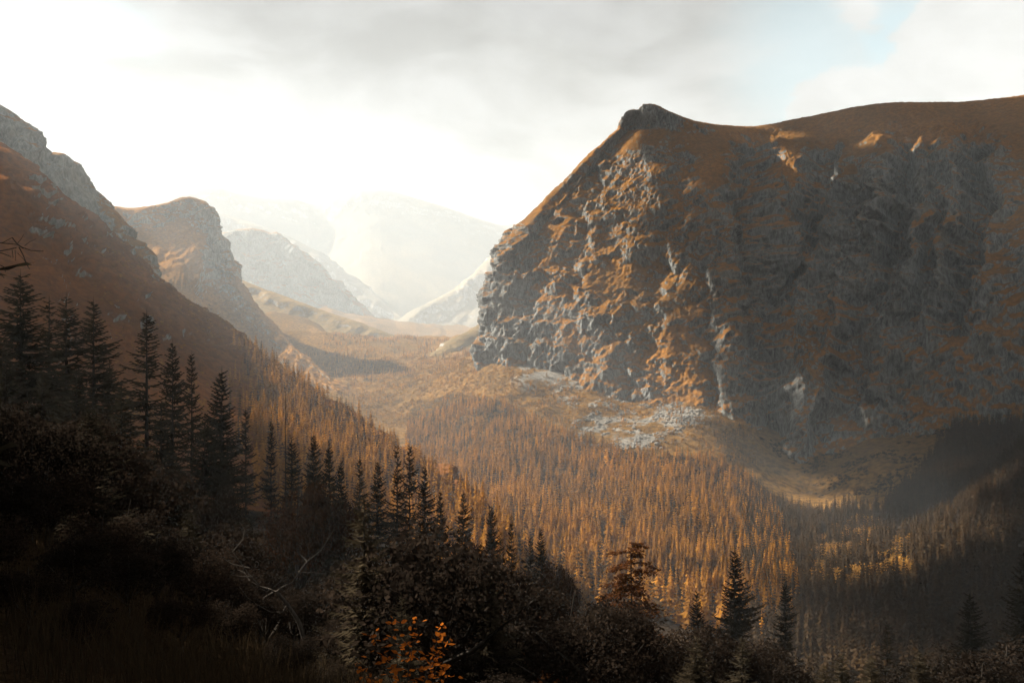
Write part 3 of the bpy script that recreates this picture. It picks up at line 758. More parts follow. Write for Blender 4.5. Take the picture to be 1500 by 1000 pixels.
def sample_ground(n, x0, x1, y0, y1):
    X = RNG.uniform(x0, x1, n); Y = RNG.uniform(y0, y1, n)
    Z = zground(X, Y); P_ = np.stack([X, Y, Z], 1)
    return (P_,) + project(P_)
def sample_surf(P_, n, rlo=0.0, rhi=1.0, clo=0.0, chi=1.0):
    nv, nu = P_.shape[:2]
    a = P_[:-1, :-1]; ar = np.linalg.norm(np.cross(P_[1:, :-1] - a, P_[:-1, 1:] - a), axis=2)
    mk = np.zeros_like(ar); mk[int(rlo * nv):int(rhi * nv), int(clo * nu):int(chi * nu)] = 1
    w = (ar * mk).ravel(); idx = RNG.choice(len(w), n, p=w / w.sum())
    r, c = idx // (nu - 1), idx % (nu - 1); f = RNG.random((n, 2))
    A = P_[r, c]; Q = A + (P_[r + 1, c] - A) * f[:, :1] + (P_[r, c + 1] - A) * f[:, 1:]
    return (Q,) + project(Q)

gold = [conifer_mesh('conifer_crown', 11 + i, R0=(0.19, 0.22, 0.16, 0.24)[i]) for i in range(4)]
far_gold = [proto(conifer_mesh('far_conifer', 31 + i, R0=(0.20, 0.25, 0.17)[i], nw=9, per=5)) for i in range(3)]
far_dusk = [proto(conifer_mesh('far_dark_conifer', 41 + i, R0=(0.20, 0.25, 0.17)[i], nw=9, per=5, mat=M_SHADE_NEEDLE)) for i in range(3)]
scrub = [proto(leafball_mesh('scrub_clump', 51 + i, 26, 3, 0.17, M_DWARF, lobes=6)) for i in range(3)]
dark_scrub = [proto(leafball_mesh('dark_scrub_clump', 55 + i, 26, 3, 0.17, M_SHADELEAF, lobes=6)) for i in range(3)]  # same clumps as the scrub, with shade put into the leaf colour

cand = []     # nearest gold conifers become trees of their own
# valley forest, lit
P_, px, py = sample_ground(30000, -520, 480, 520, 1750)
poly = VALLEY_WOOD
lit = in_poly(px, py, poly) & (RNG.random(len(px)) < 0.85 * sstep(fbm(P_ / 50.0, 3), -0.5, 0.05))
val = P_[lit]; hv = (9 + 17 * RNG.random(len(val)) ** 0.8) * np.where(val[:, 1] > 1300, 0.8, 1.0)
# trees on the left hillside
Q, qx, qy = sample_surf(P7, 9000, 0.42, 1.0, 0.25, 1.0)
dens = sstep(qx, 330, 460) * sstep(qy - (0.72 * qx + 240), -15, 40)
keep = (RNG.random(len(qx)) < np.clip(dens, 0.0, 1) * 0.62)
hil = Q[keep]; hh_ = RNG.uniform(12, 23, len(hil))
# the 280 nearest stand as trees of their own
allp = np.vstack([val, hil]); allh = np.concatenate([hv, hh_]); isval = np.arange(len(allp)) < len(val)
ax, ay = project(allp)
fgline_x = [0, 200, 350, 460, 600, 680, 800, 900, 1000, 1200]; fgline_y = [420, 520, 610, 650, 690, 740, 800, 815, 850, 900]
app = allh / allp[:, 1] * F
vis = (ay - 0.5 * app < np.interp(ax, fgline_x, fgline_y)) & (ax < 1150)
order = np.argsort(-app * vis)[:285]
single = np.zeros(len(allp), bool); single[order] = True
NG = 'gold conifers on the slope and valley floor'
ctrunk = trunk_mesh('conifer_trunk', 1.0, 0.012)
for k, i in enumerate(order):
    lab = 'sunlit golden conifer among the packed conifers of the valley floor' if isval[i] else 'sunlit golden conifer on the hillside left of the valley mouth'
    e = empty('golden_conifer', allp[i], lab, 'conifer', 'golden conifers of the valley floor' if isval[i] else 'golden conifers on the hillside', random.random() * 6.28, float(allh[i]))
    add('crown', gold[k % 4], e); add('trunk', ctrunk, e)
scatter('forest', allp[~single], allh[~single], far_gold * 2 + far_dusk[:1])
um = RNG.random(len(val)) < 0.16
scatter('understory', val[um] + np.stack([RNG.normal(0, 4, um.sum()), RNG.normal(0, 4, um.sum()), np.full(um.sum(), 1.2)], 1), RNG.uniform(2.2, 5.2, um.sum()), scrub)

# low trees thinning out towards the cliff and up the valley
P_, px, py = sample_ground(60000, -1000, 420, 1250, 4000)
THIN = [(520, 600), (440, 530), (470, 490), (560, 488), (640, 498), (720, 500), (735, 522), (790, 545), (870, 590), (960, 560), (1060, 572), (1110, 610), (1110, 700), (1000, 690), (870, 662), (760, 645), (640, 650)]
tn = fbm(P_ / 48.0 + 3, 3)
m_ = in_poly(px, py, THIN) & (RNG.random(len(px)) < 0.75 * sstep(tn, -0.15, 0.12))
m_ &= ~(((px - 915) / 75) ** 2 + ((py - 632) / 32) ** 2 < 0.9) | (RNG.random(len(px)) < 0.15)
scatter('sparse_wood', P_[m_], (4.5 + 8 * RNG.random(m_.sum()) ** 1.5) * np.where(P_[m_][:, 1] > 2200, 1.25, 1.0), far_gold + far_dusk[:1])

# forest on the right, its shade also put into the needle colour
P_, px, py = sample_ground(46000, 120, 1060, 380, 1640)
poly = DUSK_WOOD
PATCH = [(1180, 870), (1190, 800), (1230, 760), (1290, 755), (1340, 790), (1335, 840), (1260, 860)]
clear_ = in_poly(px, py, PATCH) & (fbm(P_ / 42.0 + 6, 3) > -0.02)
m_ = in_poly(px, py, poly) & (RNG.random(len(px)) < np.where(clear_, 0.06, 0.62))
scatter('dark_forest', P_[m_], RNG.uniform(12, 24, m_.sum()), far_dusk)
# lit scrub at the cliff foot, along the valley and up the ledges
P_, px, py = sample_ground(26000, -520, 420, 1250, 2700)
poly = [(540, 620), (500, 540), (560, 520), (680, 525), (760, 545), (850, 560), (960, 570), (1060, 580), (1100, 610), (1110, 680), (1000, 690), (870, 660), (760, 640), (650, 640)]
m_ = in_poly(px, py, poly)
m_ &= ~(((px - 905) / 62) ** 2 + ((py - 635) / 30) ** 2 < 0.9) | (RNG.random(len(px)) < 0.12)
m_ &= ~(((px - 985) / 40) ** 2 + ((py - 612) / 20) ** 2 < 0.9) | (RNG.random(len(px)) < 0.12)
m_ &= (fbm(P_ / 55.0, 3) + 0.25 * RNG.random(len(px)) > -0.02)
scatter('scrub', P_[m_] + [0, 0, 0.6], RNG.uniform(1.6, 4.6, m_.sum()), scrub)
Q, qx, qy = sample_surf(P7, 9000, 0.25, 1.0, 0.2, 1.0)
keep = RNG.random(len(qx)) < 0.5 * sstep(fbm(Q / 45.0, 3), -0.15, 0.2)
scatter('hillside_scrub', Q[keep], RNG.uniform(0.8, 2.6, keep.sum()), scrub)
Q, qx, qy = sample_surf(P5, 6000, 0.55, 1.0, 0.3, 1.0)
scatter('spur_scrub', Q, RNG.uniform(2.0, 6.0, len(Q)), scrub)
# patch of scrub catching light on the right
P_, px, py = sample_ground(9000, 250, 560, 600, 1250)
m_ = in_poly(px, py, PATCH) & (fbm(P_ / 42.0 + 6, 3) + 0.3 * (RNG.random(len(px)) - 0.5) > 0.0) & (RNG.random(len(px)) < 0.7)
scatter('scrub_patch', P_[m_] + [0, 0, 0.6], RNG.uniform(3.0, 7.0, m_.sum()), scrub)
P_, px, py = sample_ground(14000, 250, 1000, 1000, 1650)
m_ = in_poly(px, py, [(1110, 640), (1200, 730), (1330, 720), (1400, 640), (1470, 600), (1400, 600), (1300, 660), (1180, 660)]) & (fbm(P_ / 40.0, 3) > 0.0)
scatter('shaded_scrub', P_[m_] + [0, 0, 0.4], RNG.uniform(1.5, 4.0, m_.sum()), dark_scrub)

# boulders of the scree
def rock_mesh(name, seed):
    rn = np.random.default_rng(seed); v = rn.normal(size=(40, 3)); v /= np.linalg.norm(v, axis=1)[:, None]
    v = v * rn.uniform(0.75, 1.1, (40, 1)) * np.array([1.0, 0.8, 0.65])
    import bmesh
    bm = bmesh.new()
    for p in v: bm.verts.new(p)
    r = bmesh.ops.convex_hull(bm, input=bm.verts)
    for x in list(bm.verts):
        if not x.link_faces: bm.verts.remove(x)
    me = bpy.data.meshes.new(name); bm.to_mesh(me); bm.free(); me.materials.append(M_STONE)
    at = me.attributes.new('rock', 'FLOAT', 'POINT'); at.data.foreach_set('value', np.full(len(me.vertices), 0.5, np.float32))
    return me
rocks = [rock_mesh('boulder', 70 + i) for i in range(3)]
P_, px, py = sample_ground(30000, -60, 420, 1250, 1800)
m_ = (((px - 915) / 80) ** 2 + ((py - 632) / 34) ** 2 < 1) | (((px - 985) / 60) ** 2 + ((py - 608) / 26) ** 2 < 1) | (((px - 880) / 70) ** 2 + ((py - 575) / 30) ** 2 < 0.8)
m_ &= RNG.random(len(px)) < 0.75 * sstep(fbm(P_ / 38.0, 3), -0.12, 0.22)
scatter('scree', P_[m_], 0.7 + 3.6 * RNG.random(m_.sum()) ** 4, [proto(r) for r in rocks])
for (bx, by, bd, s_, lab) in [(963, 661, 1390, 5.0, 'lone white boulder lying at the upper edge of the valley forest'), (975, 648, 1400, 2.6, 'small pale boulder just uphill of the lone white one')]:
    x, y, _ = put(bx, by, bd)
    b = add('boulder', rocks[1]); b.location = (x, y, gz(x, y) + 1.0 + s_ * 0.5); b.scale = (s_, s_, s_); tag(b, lab, 'boulder')

# ------------------------------------------------------------------ foreground trees
spr = [spruce_mesh('spruce_crown', 101 + i, R0=(4.6, 3.8, 5.0, 3.4, 4.2, 3.8)[i], gaps=(0.14, 0.24, 0.12, 0.3, 0.2, 0.34)[i], per=(8, 8, 9, 7, 9, 8)[i]) for i in range(6)]
str_ = trunk_mesh('spruce_trunk', 20.0, 0.24)
def spruce(px, py, dd, label, group=None, v=0, wide=1.0, minh=4.0):
    x, y, zt = put(px, py, dd); z0 = gz(x, y)
    h = max(minh, zt - z0); z0 = zt - h
    s_ = h / 20.3
    e = empty('spruce_tree', (x, y, z0), label, 'spruce', group, random.random() * 6.28, (s_ * wide, s_ * wide, s_))
    add('crown', spr[(v + (2 if px % 3 == 0 else 0)) % 6], e); add('trunk', str_, e)
    return e
FG = [
 (-25, 425, 78, 'dark spruce cut by the left edge of the picture', 2, 1.4),
 (30, 394, 84, 'tallest dark spruce at the far left under the dangling twigs', 0, 1.4),
 (72, 432, 92, 'dark spruce with narrow tip right of the tallest spruce at far left', 3, 1.45),
 (97, 428, 90, 'dark spruce second right of the tallest one at far left', 1, 1.4),
 (137, 434, 92, 'dark spruce with stepped boughs between the far left clump and the free-standing pointed spruce', 0, 1.3),
 (160, 520, 95, 'lower dark spruce filling the gap beside the free-standing pointed spruce', 1, 1.1),
 (215, 451, 108, 'free-standing pointed spruce outlined against the brown hillside', 3, 1.25),
 (253, 496, 112, 'short-crowned spruce just right of the free-standing pointed spruce', 0, 0.9),
 (281, 511, 116, 'thin sparse spruce close beside the short-crowned spruce', 3, 0.75),
 (325, 535, 120, 'broad dark spruce standing alone before the brown slope', 2, 0.9),
 (360, 594, 126, 'small dark spruce at the right foot of the broad lone spruce', 1, 0.8),
 (397, 611, 134, 'thin spruce tip left of the bare dead pole', 3, 0.6),
 (427, 632, 134, 'low spruce below the bare dead pole', 1, 0.85),
 (459, 631, 138, 'pointed dark spruce above the left of the round russet bush', 0, 0.7),
 (482, 640, 140, 'leaning spruce directly behind the round russet bush', 1, 0.75),
 (500, 668, 142, 'low spruce behind the right shoulder of the round russet bush', 2, 0.6),
 (527, 666, 150, 'slim spruce between the russet bush and the twin spires', 3, 0.75),
 (553, 672, 146, 'full spruce pressed against the left of the twin spires', 0, 0.8),
 (582, 645, 152, 'left one of the twin spruce spires', 3, 0.75),
 (600, 645, 154, 'right one of the twin spruce spires', 1, 0.75),
 (622, 678, 158, 'spruce stepping down right of the twin spires', 0, 0.8),
 (645, 715, 160, 'low spruce in the dip left of the isolated bushy spruce', 2, 0.7),
 (678, 717, 165, 'isolated bushy spruce before the lit valley forest', 2, 0.75),
 (720, 734, 170, 'narrow spruce in the row of small spruces left of the valley forest', 0, 0.62),
 (734, 775, 170, 'stub of a small spruce between two narrow spruces', 1, 0.6),
 (749, 750, 172, 'column-like ragged spruce with clubbed top', 1, 0.5),
 (777, 781, 176, 'short spruce beside the last pair on the crest', 3, 0.7),
 (793, 770, 178, 'last pointed spruce on the right end of the near crest', 0, 0.75),
 (8, 520, 62, 'shadowed spruce lower left, first in front of the far left clump', 1, 1.5),
 (62, 545, 60, 'shadowed spruce lower left, second in front of the far left clump', 0, 1.5),
 (112, 535, 66, 'shadowed spruce lower left, third in front of the far left clump', 2, 1.4),
 (178, 560, 70, 'shadowed spruce standing in front and left of the free-standing pointed spruce', 4, 1.4),
 (236, 585, 74, 'shadowed spruce standing in front of the short-crowned spruce', 5, 1.3),
 (300, 610, 80, 'shadowed spruce standing in front and left of the broad lone spruce', 0, 1.3),
 (1021, 860, 120, 'dark spruce right of the tiered tree, low in the picture', 0, 0.8),
 (1076, 798, 118, 'tall dark spruce alone right of the tiered tree', 2, 0.85),
 (1150, 838, 112, 'dim ragged spruce right of the tall lone spruce', 1, 0.8),
 (1300, 905, 95, 'dim small spruce low right below the orange scrub patch', 3, 0.9),
 (1421, 862, 82, 'large dim spruce in the lower right corner', 2, 1.0),
 (1500, 800, 84, 'dim spruce cut by the right edge of the picture', 0, 1.0),
]
KEY = ['the spruce cut by the left edge', 'the tallest far left spruce', 'the narrow-tipped far left spruce', 'the far left clump of spruces', 'the spruce with stepped boughs', 'the spruce beside the pointed one', 'the free-standing pointed spruce', 'the short-crowned spruce', 'the thin sparse spruce', 'the broad lone spruce', 'the small spruce right of the broad one', 'the spruce left of the dead pole', 'the bare dead pole', 'the spruce over the russet bush', 'the leaning spruce', 'the russet bush', 'the slim spruce before the twin spires', 'the full spruce left of the twin spires', 'the left twin spire', 'the right twin spire', 'the spruce after the twin spires', 'the dip left of the bushy spruce', 'the isolated bushy spruce', 'the first narrow spruce of the crest row', 'the spruce stub of the crest row', 'the ragged column spruce', 'the short crest spruce', 'the last pointed crest spruce', 'the first shadowed spruce lower left', 'the second shadowed spruce lower left', 'the third shadowed spruce lower left', 'the shadowed spruce before the pointed one', 'the shadowed spruce before the short-crowned one', 'the shadowed spruce left of the broad one', 'the dark spruce beside the tiered tree', 'the tall lone spruce on the right', 'the dim ragged spruce', 'the small dim spruce low right', 'the large dim corner spruce', 'the spruce cut by the right edge']
NTH = ['uppermost', 'second', 'third', 'fourth', 'fifth', 'sixth', 'seventh', 'eighth', 'ninth', 'tenth', 'eleventh', 'twelfth', 'thirteenth', 'fourteenth', 'fifteenth', 'sixteenth', 'seventeenth', 'eighteenth', 'nineteenth', 'twentieth']
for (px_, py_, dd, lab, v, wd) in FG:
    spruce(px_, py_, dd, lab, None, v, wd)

# bare dead pole
x, y, zt = put(418, 572, 136); z0 = gz(x, y)
m = MB(); Hp = zt - z0
m.tube([(0, 0, -0.5), (0.05, 0, Hp * 0.5), (0.0, 0.02, Hp)], [0.16, 0.10, 0.03], 6)
e = empty('dead_pole', (x, y, z0), 'bare dead trunk standing thin and branchless above the spruces', 'dead tree')
add('trunk', m.build('dead_trunk', M_BARK, True), e)
m = MB()
for i in range(9):
    zz_ = Hp * (0.45 + 0.05 * i); a = i * 2.4
    m.tube([(0, 0, zz_), (math.cos(a) * 0.45, math.sin(a) * 0.45, zz_ + 0.05)], [0.03, 0.008], 4)
add('stub', m.build('dead_stubs', M_BARK), e)

# broadleaf bushes and small trees
bsh = [leafball_mesh('bush_crown', 201 + i, 1300, 7, 0.021, M_BROAD, lobes=11) for i in range(3)]
bdk = [leafball_mesh('dark_bush_crown', 211 + i, 1000, 7, 0.024, M_SHADELEAF, lobes=11) for i in range(3)]  # crowns for unlit bushes, shade painted into their leaves
blm = [limbs_mesh('bush_limbs', 221 + i, M_BARK) for i in range(2)]
def bush(px, py, dd, w, label, group=None, v=0, dark=False, squash=1.0, name='bush'):
    """px,py: top of crown; w: crown width in photo pixels"""
    r = w / 2 / F * dd; x, y, zt = put(px, py, dd)
    rz = min(max(r * squash, (zt - gz(x, y)) / 1.75), 1.9 * r)
    e = empty(name, (x, y, zt - rz * 0.85), label, 'bush', group, random.random() * 6.28, (r, r, rz))
    add('crown', (bdk if dark else bsh)[v % 3], e); add('limbs', blm[v % 2], e)
    return e
BU = [
 (438, 678, 90, 160, 'round russet-topped bush below the row of spruce spires', 0, False, 0.9),
 (505, 716, 92, 90, 'small russet bush on the right shoulder of the round russet bush', 1, False, 0.9),
 (618, 770, 100, 60, 'little lit bush on the left of the wide dome-shaped bush', 2, False, 0.9),
 (695, 772, 100, 150, 'wide dome-shaped russet bush under the isolated bushy spruce', 0, False, 0.8),
 (815, 806, 104, 100, 'russet bush at the edge of the valley forest below the last pointed spruce', 1, False, 0.9),
 (715, 842, 62, 180, 'large russet bush in the lower middle with lit sprigs on top', 2, False, 0.8),
 (805, 870, 70, 140, 'dim russet bush between the large lower bush and the tiered tree', 0, False, 0.9),
 (1050, 925, 40, 160, 'dim leafy bush at the bottom right of the tiered tree', 1, True, 0.8),
 (840, 960, 32, 190, 'low leafy bush at the bottom edge below the tiered tree', 2, False, 0.5),
 (1190, 960, 45, 150, 'dim bush at the bottom edge right of centre', 0, True, 0.8),
 (230, 655, 75, 190, 'broad unlit bush under the thin sparse spruce', 1, True, 0.8),
 (320, 690, 70, 150, 'unlit bush left of the round russet bush', 2, True, 0.9),
 (100, 740, 50, 230, 'matted unlit bush at the left above the grass', 0, True, 0.7),
 (560, 800, 70, 150, 'unlit bush in the hollow left of the wide dome-shaped bush', 1, True, 0.9),
]
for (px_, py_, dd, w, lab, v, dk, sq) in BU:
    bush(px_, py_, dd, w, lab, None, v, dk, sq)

# tiered broadleaf tree at (930, 800)
def tiered_tree():
    x, y, zt = put(925, 792, 58); z0 = gz(x, y); H = zt - z0
    rn = random.Random(5); m = MB(); b = MB()
    b.tube([(0, 0, -0.3), (0.1, 0, H * 0.4), (-0.05, 0.05, H * 0.95)], [0.16, 0.11, 0.03], 7)
    for i in range(64):
        q = 0.22 + 0.78 * i / 64; a = rn.random() * 6.283; L = (1.2 - q) * 4.6 * rn.uniform(0.45, 1.0) + 0.3
        ca, sa = math.cos(a), math.sin(a); zb = H * q
        pt = lambda s_: Vector((ca * L * s_, sa * L * s_, zb + 0.30 * L * s_ - 0.42 * L * s_ * s_))
        b.tube([pt(0), pt(0.5), pt(1.0)], [0.045, 0.028, 0.008], 5)
        for k in range(int(40 + 42 * L)):
            s_ = rn.uniform(0.25, 1.05); p = pt(s_) + Vector((rn.gauss(0, 0.30), rn.gauss(0, 0.30), rn.gauss(0, 0.07))) * (0.4 + L * 0.25)
            n = Vector((rn.gauss(0, 0.4), rn.gauss(0, 0.4), 1)).normalized(); u = n.orthogonal().normalized(); w = n.cross(u); an = rn.random() * 6.28
            uu = (u * math.cos(an) + w * math.sin(an)) * rn.uniform(0.10, 0.19); ww = n.cross(uu) * 0.5
            m.quad(tuple(p - uu), tuple(p + ww), tuple(p + uu), tuple(p - ww))
    e = empty('broadleaf_tree', (x, y, z0), 'tiered broadleaf tree with lit layered leaves before the valley forest', 'tree')
    add('crown', m.build('tiered_crown', M_BROAD), e); add('trunk', b.build('tiered_trunk', M_BARK, True), e)
tiered_tree()

FILL = []
# unlit undergrowth filling the near slope: bushes and young spruces
GUN = 'unlit undergrowth of the near slope'
k = 0
occ = [(b[0], b[2]) for b in BU]
for dd in (24, 32, 42, 54, 68, 84, 102, 124, 150):
    step = 95 + 10 * random.random()
    x_ = -60
    while x_ < 1560:
        jx = x_ + random.uniform(-30, 30); d2 = dd * random.uniform(0.93, 1.08)
        X_, Y_ = (jx - HX) / F * d2, d2; zg_ = gz(X_, Y_)
        top_line = np.interp(jx, [0, 160, 330, 460, 600, 700, 800, 900, 1000, 1150, 1300, 1500], [535, 585, 645, 685, 735, 785, 822, 875, 900, 925, 940, 930])
        ptop = max(top_line + random.uniform(-8, 42), HY - F * (zg_ + 5.5) / d2)
        zt = (HY - ptop) / F * d2
        if zt - zg_ > 1.0 and ptop < 1090 and not (jx > 180 and jx < 520 and dd < 34):
            if random.random() < 0.4:
                s_ = (zt - zg_) / 20.3
                e = empty('young_spruce', (X_, Y_, zg_), 'unlit young spruce among the undergrowth of the near slope', 'young spruce', GUN + ', spruces', random.random() * 6.28, (s_ * 1.5, s_ * 1.5, s_))
                add('crown', spr[k % 6], e); add('trunk', str_, e); FILL.append((jx, ptop, e, 'unlit young spruce'))
            else:
                h = zt - zg_; r = h / 1.9 * random.uniform(0.9, 1.3)
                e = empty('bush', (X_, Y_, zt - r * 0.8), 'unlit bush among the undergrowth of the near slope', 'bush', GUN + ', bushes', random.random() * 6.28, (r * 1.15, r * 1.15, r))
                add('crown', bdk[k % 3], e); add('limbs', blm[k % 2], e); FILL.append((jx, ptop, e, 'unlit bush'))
            k += 1
        x_ += step * random.uniform(0.8, 1.2)

by_key = {}
for jx, ptop, e, kind_ in FILL:
    near = min(range(len(FG)), key=lambda q_: abs(FG[q_][0] - jx) + 0.3 * abs(FG[q_][1] - ptop))
    by_key.setdefault((near, kind_), []).append((ptop, e))
for (near, kind_), lst in by_key.items():
    lst.sort(key=lambda q_: q_[0])
    for n_, (_, e) in enumerate(lst):
        e['label'] = '%s below %s%s' % (kind_, KEY[near], '' if len(lst) == 1 else ', %s from the top' % NTH[n_] if n_ else ', uppermost there')
GNB = 'unlit bushes above the grass'
EDGE = []
for (px_, py_, dd, w) in [(-60, 790, 26, 220), (40, 800, 24, 170), (130, 830, 24, 160), (60, 850, 17, 190), (-40, 900, 13, 260), (150, 880, 18, 130), (240, 800, 34, 170), (330, 820, 34, 160), (250, 850, 27, 120), (520, 880, 26, 160), (430, 850, 32, 150), (690, 940, 24, 170), (760, 985, 18, 180), (470, 960, 19, 120)]:
    bush(px_, py_, dd, w, 'unlit leafy bush in the dark bottom left around the grass', GNB, int(px_) % 3, True, 0.75)
for n_, e in enumerate(sorted([o for o in bpy.data.objects if o.get('group') == GNB], key=lambda o: o.location.x / o.location.y)):
    e['label'] = 'unlit leafy bush around the grass bank, ' + ('leftmost' if n_ == 0 else NTH[n_] + ' from the left edge')

for k_, (px_, dd, r_) in enumerate([(-60, 20, 1.5), (20, 17, 1.1), (70, 22, 1.5), (-40, 12, 0.9), (110, 15, 0.9), (150, 20, 1.2), (40, 11.5, 0.6), (190, 17, 0.9), (230, 22, 1.3), (265, 16, 0.7), (300, 24, 1.3), (340, 19, 0.8), (390, 24, 1.2), (120, 11, 0.5), (430, 18, 0.7), (90, 28, 1.8), (190, 29, 1.6), (10, 30, 2.0)]):
    X_, Y_ = (px_ - HX) / F * dd, dd; zg_ = gz(X_, Y_)
    e = empty('bush', (X_, Y_, zg_ + r_ * 0.8), 'low unlit bush on the grass bank at the bottom left', 'bush', 'low bushes on the grass bank', k_ * 2.1, (r_ * 1.1, r_ * 1.1, r_))
    add('crown', bdk[k_ % 3], e); add('limbs', blm[k_ % 2], e)

for n_, e in enumerate(sorted([o for o in bpy.data.objects if o.get('group') == 'low bushes on the grass bank'], key=lambda o: o.location.x / o.location.y)):
    e['label'] = 'low unlit bush on the grass bank, ' + ('leftmost' if n_ == 0 else NTH[n_] + ' from the left edge')

# spruces on the left, all but one unseen and added to shade the grass
# (one of them hangs its twigs into the picture)
def hanging_branch():
    e = empty('overhanging_spruce', (-7.4, 8.6, gz(-7.4, 8.6)), 'spruce whose dangling twigs reach in at the left edge', 'spruce')
    z0 = e.location.z
    sc_ = 14.0 / 20.3
    c = add('crown', spr[1], e); c.scale = (sc_ * 0.9, sc_ * 0.9, sc_)
    tk = add('trunk', str_, e); tk.scale = (sc_, sc_, sc_)
    m = MB(); rn = random.Random(3)
    D = 9.0
    def W_(px, py, dz=0): 
        x, y, z = put(px, py, D + dz); return Vector((x + 7.4, y - 8.6, z - z0))
    def twig(pts, r, needle=True):
        pts = [W_(*p) for p in pts]
        m.tube([tuple(p) for p in pts], [r * (1 - 0.6 * i / len(pts)) for i in range(len(pts))], 5)
        if needle:
            for a, b in zip(pts, pts[1:]):
                n_ = max(2, int((b - a).length / 0.006))
                for i in range(n_):
                    p = a.lerp(b, i / n_); dv = ((b - a).normalized() * 0.7 + Vector((rn.gauss(0, 1), rn.gauss(0, 1), rn.gauss(0, 1)))).normalized()
                    q_ = p + dv * rn.uniform(0.012, 0.02); s_ = dv.orthogonal().normalized() * 0.0016
                    m.tri(tuple(p - s_), tuple(p + s_), tuple(q_))
    twig([(-60, 345, 0.3), (-20, 352), (2, 356), (25, 358), (34, 364)], 0.006)
    twig([(-40, 372, 0.3), (5, 367), (24, 363)], 0.007)
    twig([(18, 348), (24, 356), (32, 362), (46, 367), (64, 368)], 0.006)
    twig([(3, 356), (18, 348)], 0.004, False)
    twig([(26, 356), (31, 350), (35, 343)], 0.003, False)
    twig([(36, 360), (44, 354), (53, 350)], 0.003, False)
    twig([(28, 362), (34, 374), (38, 384), (43, 394)], 0.006)
    twig([(26, 371), (35, 380), (41, 391)], 0.004, False)
    twig([(-20, 368, 0.2), (4, 371), (16, 376)], 0.007)
    twig([(18, 366), (19, 378)], 0.003); twig([(22, 366), (23, 382)], 0.003, False)
    twig([(-30, 385), (-5, 386), (6, 391), (8, 398)], 0.007); twig([(-25, 395), (0, 400), (6, 407)], 0.007)
    twig([(-200, 300, 0.6), (-60, 345, 0.3), (-20, 368, 0.2)], 0.015); twig([(-200, 300, 0.6), (-80, 360, 0.3), (-30, 385), ], 0.015)
    add('bough', m.build('hanging_twigs', M_BARK), e)
hanging_branch()
for k_, (bx, by, bh, lab) in enumerate([(-25, 23.2, 21, 'tall unseen spruce added left of the grass for its shade'), (-34, 26.5, 24, 'taller unseen spruce added behind the one left of the grass, for shade'),
                        (-19, 20, 17, 'short unseen spruce added nearest the grass on the left, for shade'), (-35, 33, 25, 'tallest unseen spruce added up the slope on the left, for shade'), (-14, 11, 15, 'unseen spruce added for shade beside the one with dangling twigs')]):
    sc_ = bh / 20.3
    e = empty('spruce_tree', (bx, by, gz(bx, by)), lab, 'spruce', None, k_ * 1.3, (sc_ * 1.3, sc_ * 1.3, sc_))
    add('crown', spr[k_ % 6], e); add('trunk', str_, e)

# leaning bare tree in the lower left
def bare_tree():
    D = 22.0
    m = MB(); x0, y0, _ = put(452, 985, D); z0 = gz(x0, y0)
    def W_(px, py, dz=0.0):
        x, y, z = put(px, py, D + dz); return (x - x0, y - y0, z - z0)
    m.tube([(0.0, 0, -0.4), W_(450, 950), W_(438, 910), W_(421, 884), W_(405, 866)], [0.075, 0.065, 0.055, 0.045, 0.03], 7)
    e = empty('bare_tree', (x0, y0, z0), 'leaning bare tree with pale twigs in the dark lower left', 'dead tree')
    add('trunk', m.build('bare_trunk', M_PALEBARK, True), e)
    br = [[(405, 866), (395, 862, .3), (380, 858, .5), (366, 850, .6)], [(405, 866), (412, 860, -.2), (428, 852, -.3), (438, 838, -.3), (458, 838, -.4), (478, 840, -.5)],
          [(421, 884), (414, 896, -.2), (396, 896, -.4), (380, 887, -.5), (362, 874, -.6), (350, 858, -.6)], [(380, 858, .5), (366, 842, .4), (354, 826, .4), (341, 808, .4), (342, 795, .4)],
          [(366, 832, .4), (340, 826, .5), (322, 814, .6), (312, 803, .6)], [(370, 844, .4), (352, 844, .3), (338, 841, .2)], [(438, 838, -.3), (450, 822, -.2), (470, 806, -.1), (490, 774, 0)],
          [(450, 822, -.2), (440, 812, 0), (430, 800, .1)], [(341, 808, .4), (356, 790, .5), (358, 775, .6), (350, 763, .6)], [(400, 867, .1), (388, 874, .2), (384, 880, .3)],
          [(366, 850, .6), (358, 838, .8), (348, 834, .9)]]
    for b_ in br:
        m = MB(); pts = [W_(*p) for p in b_]
        m.tube(pts, [0.020 * (1 - 0.75 * i / (len(pts) - 1)) for i in range(len(pts))], 5)
        add('branch', m.build('bare_branch', M_PALEBARK, True), e)
    for (px_, py_) in [(115, 815), (180, 836)]:
        pass
bare_tree()
def bare_twig(pts, D, lab, r=0.012):
    x0, y0, z0 = put(*pts[0][:2], D)
    zg_ = gz(x0, y0); m = MB()
    P0 = [(0, 0.1, 0.0)] + [(put(p[0], p[1], D + (p[2] if len(p) > 2 else 0))[0] - x0, (p[2] if len(p) > 2 else 0), put(p[0], p[1], D)[2] - zg_) for p in pts]
    m.tube(P0, [r * (1.5 - 1.1 * i / (len(P0) - 1)) for i in range(len(P0))], 5)
    o = add('bare_sapling', m.build('sapling', M_PALEBARK, True)); o.location = (x0, y0, zg_); tag(o, lab, 'sapling')
bare_twig([(182, 900), (182, 845), (172, 832), (160, 829), (140, 826), (116, 815)], 26, 'crooked bare sapling whose lit twig points left in the dark')
bare_twig([(190, 960), (182, 880), (176, 800), (184, 770), (192, 730)], 27, 'tall thin bare sapling beside the crooked one', 0.016)
bare_twig([(14, 990), (16, 950), (4, 935), (5, 890)], 16, 'bare forked stem at the lower left edge', 0.016)

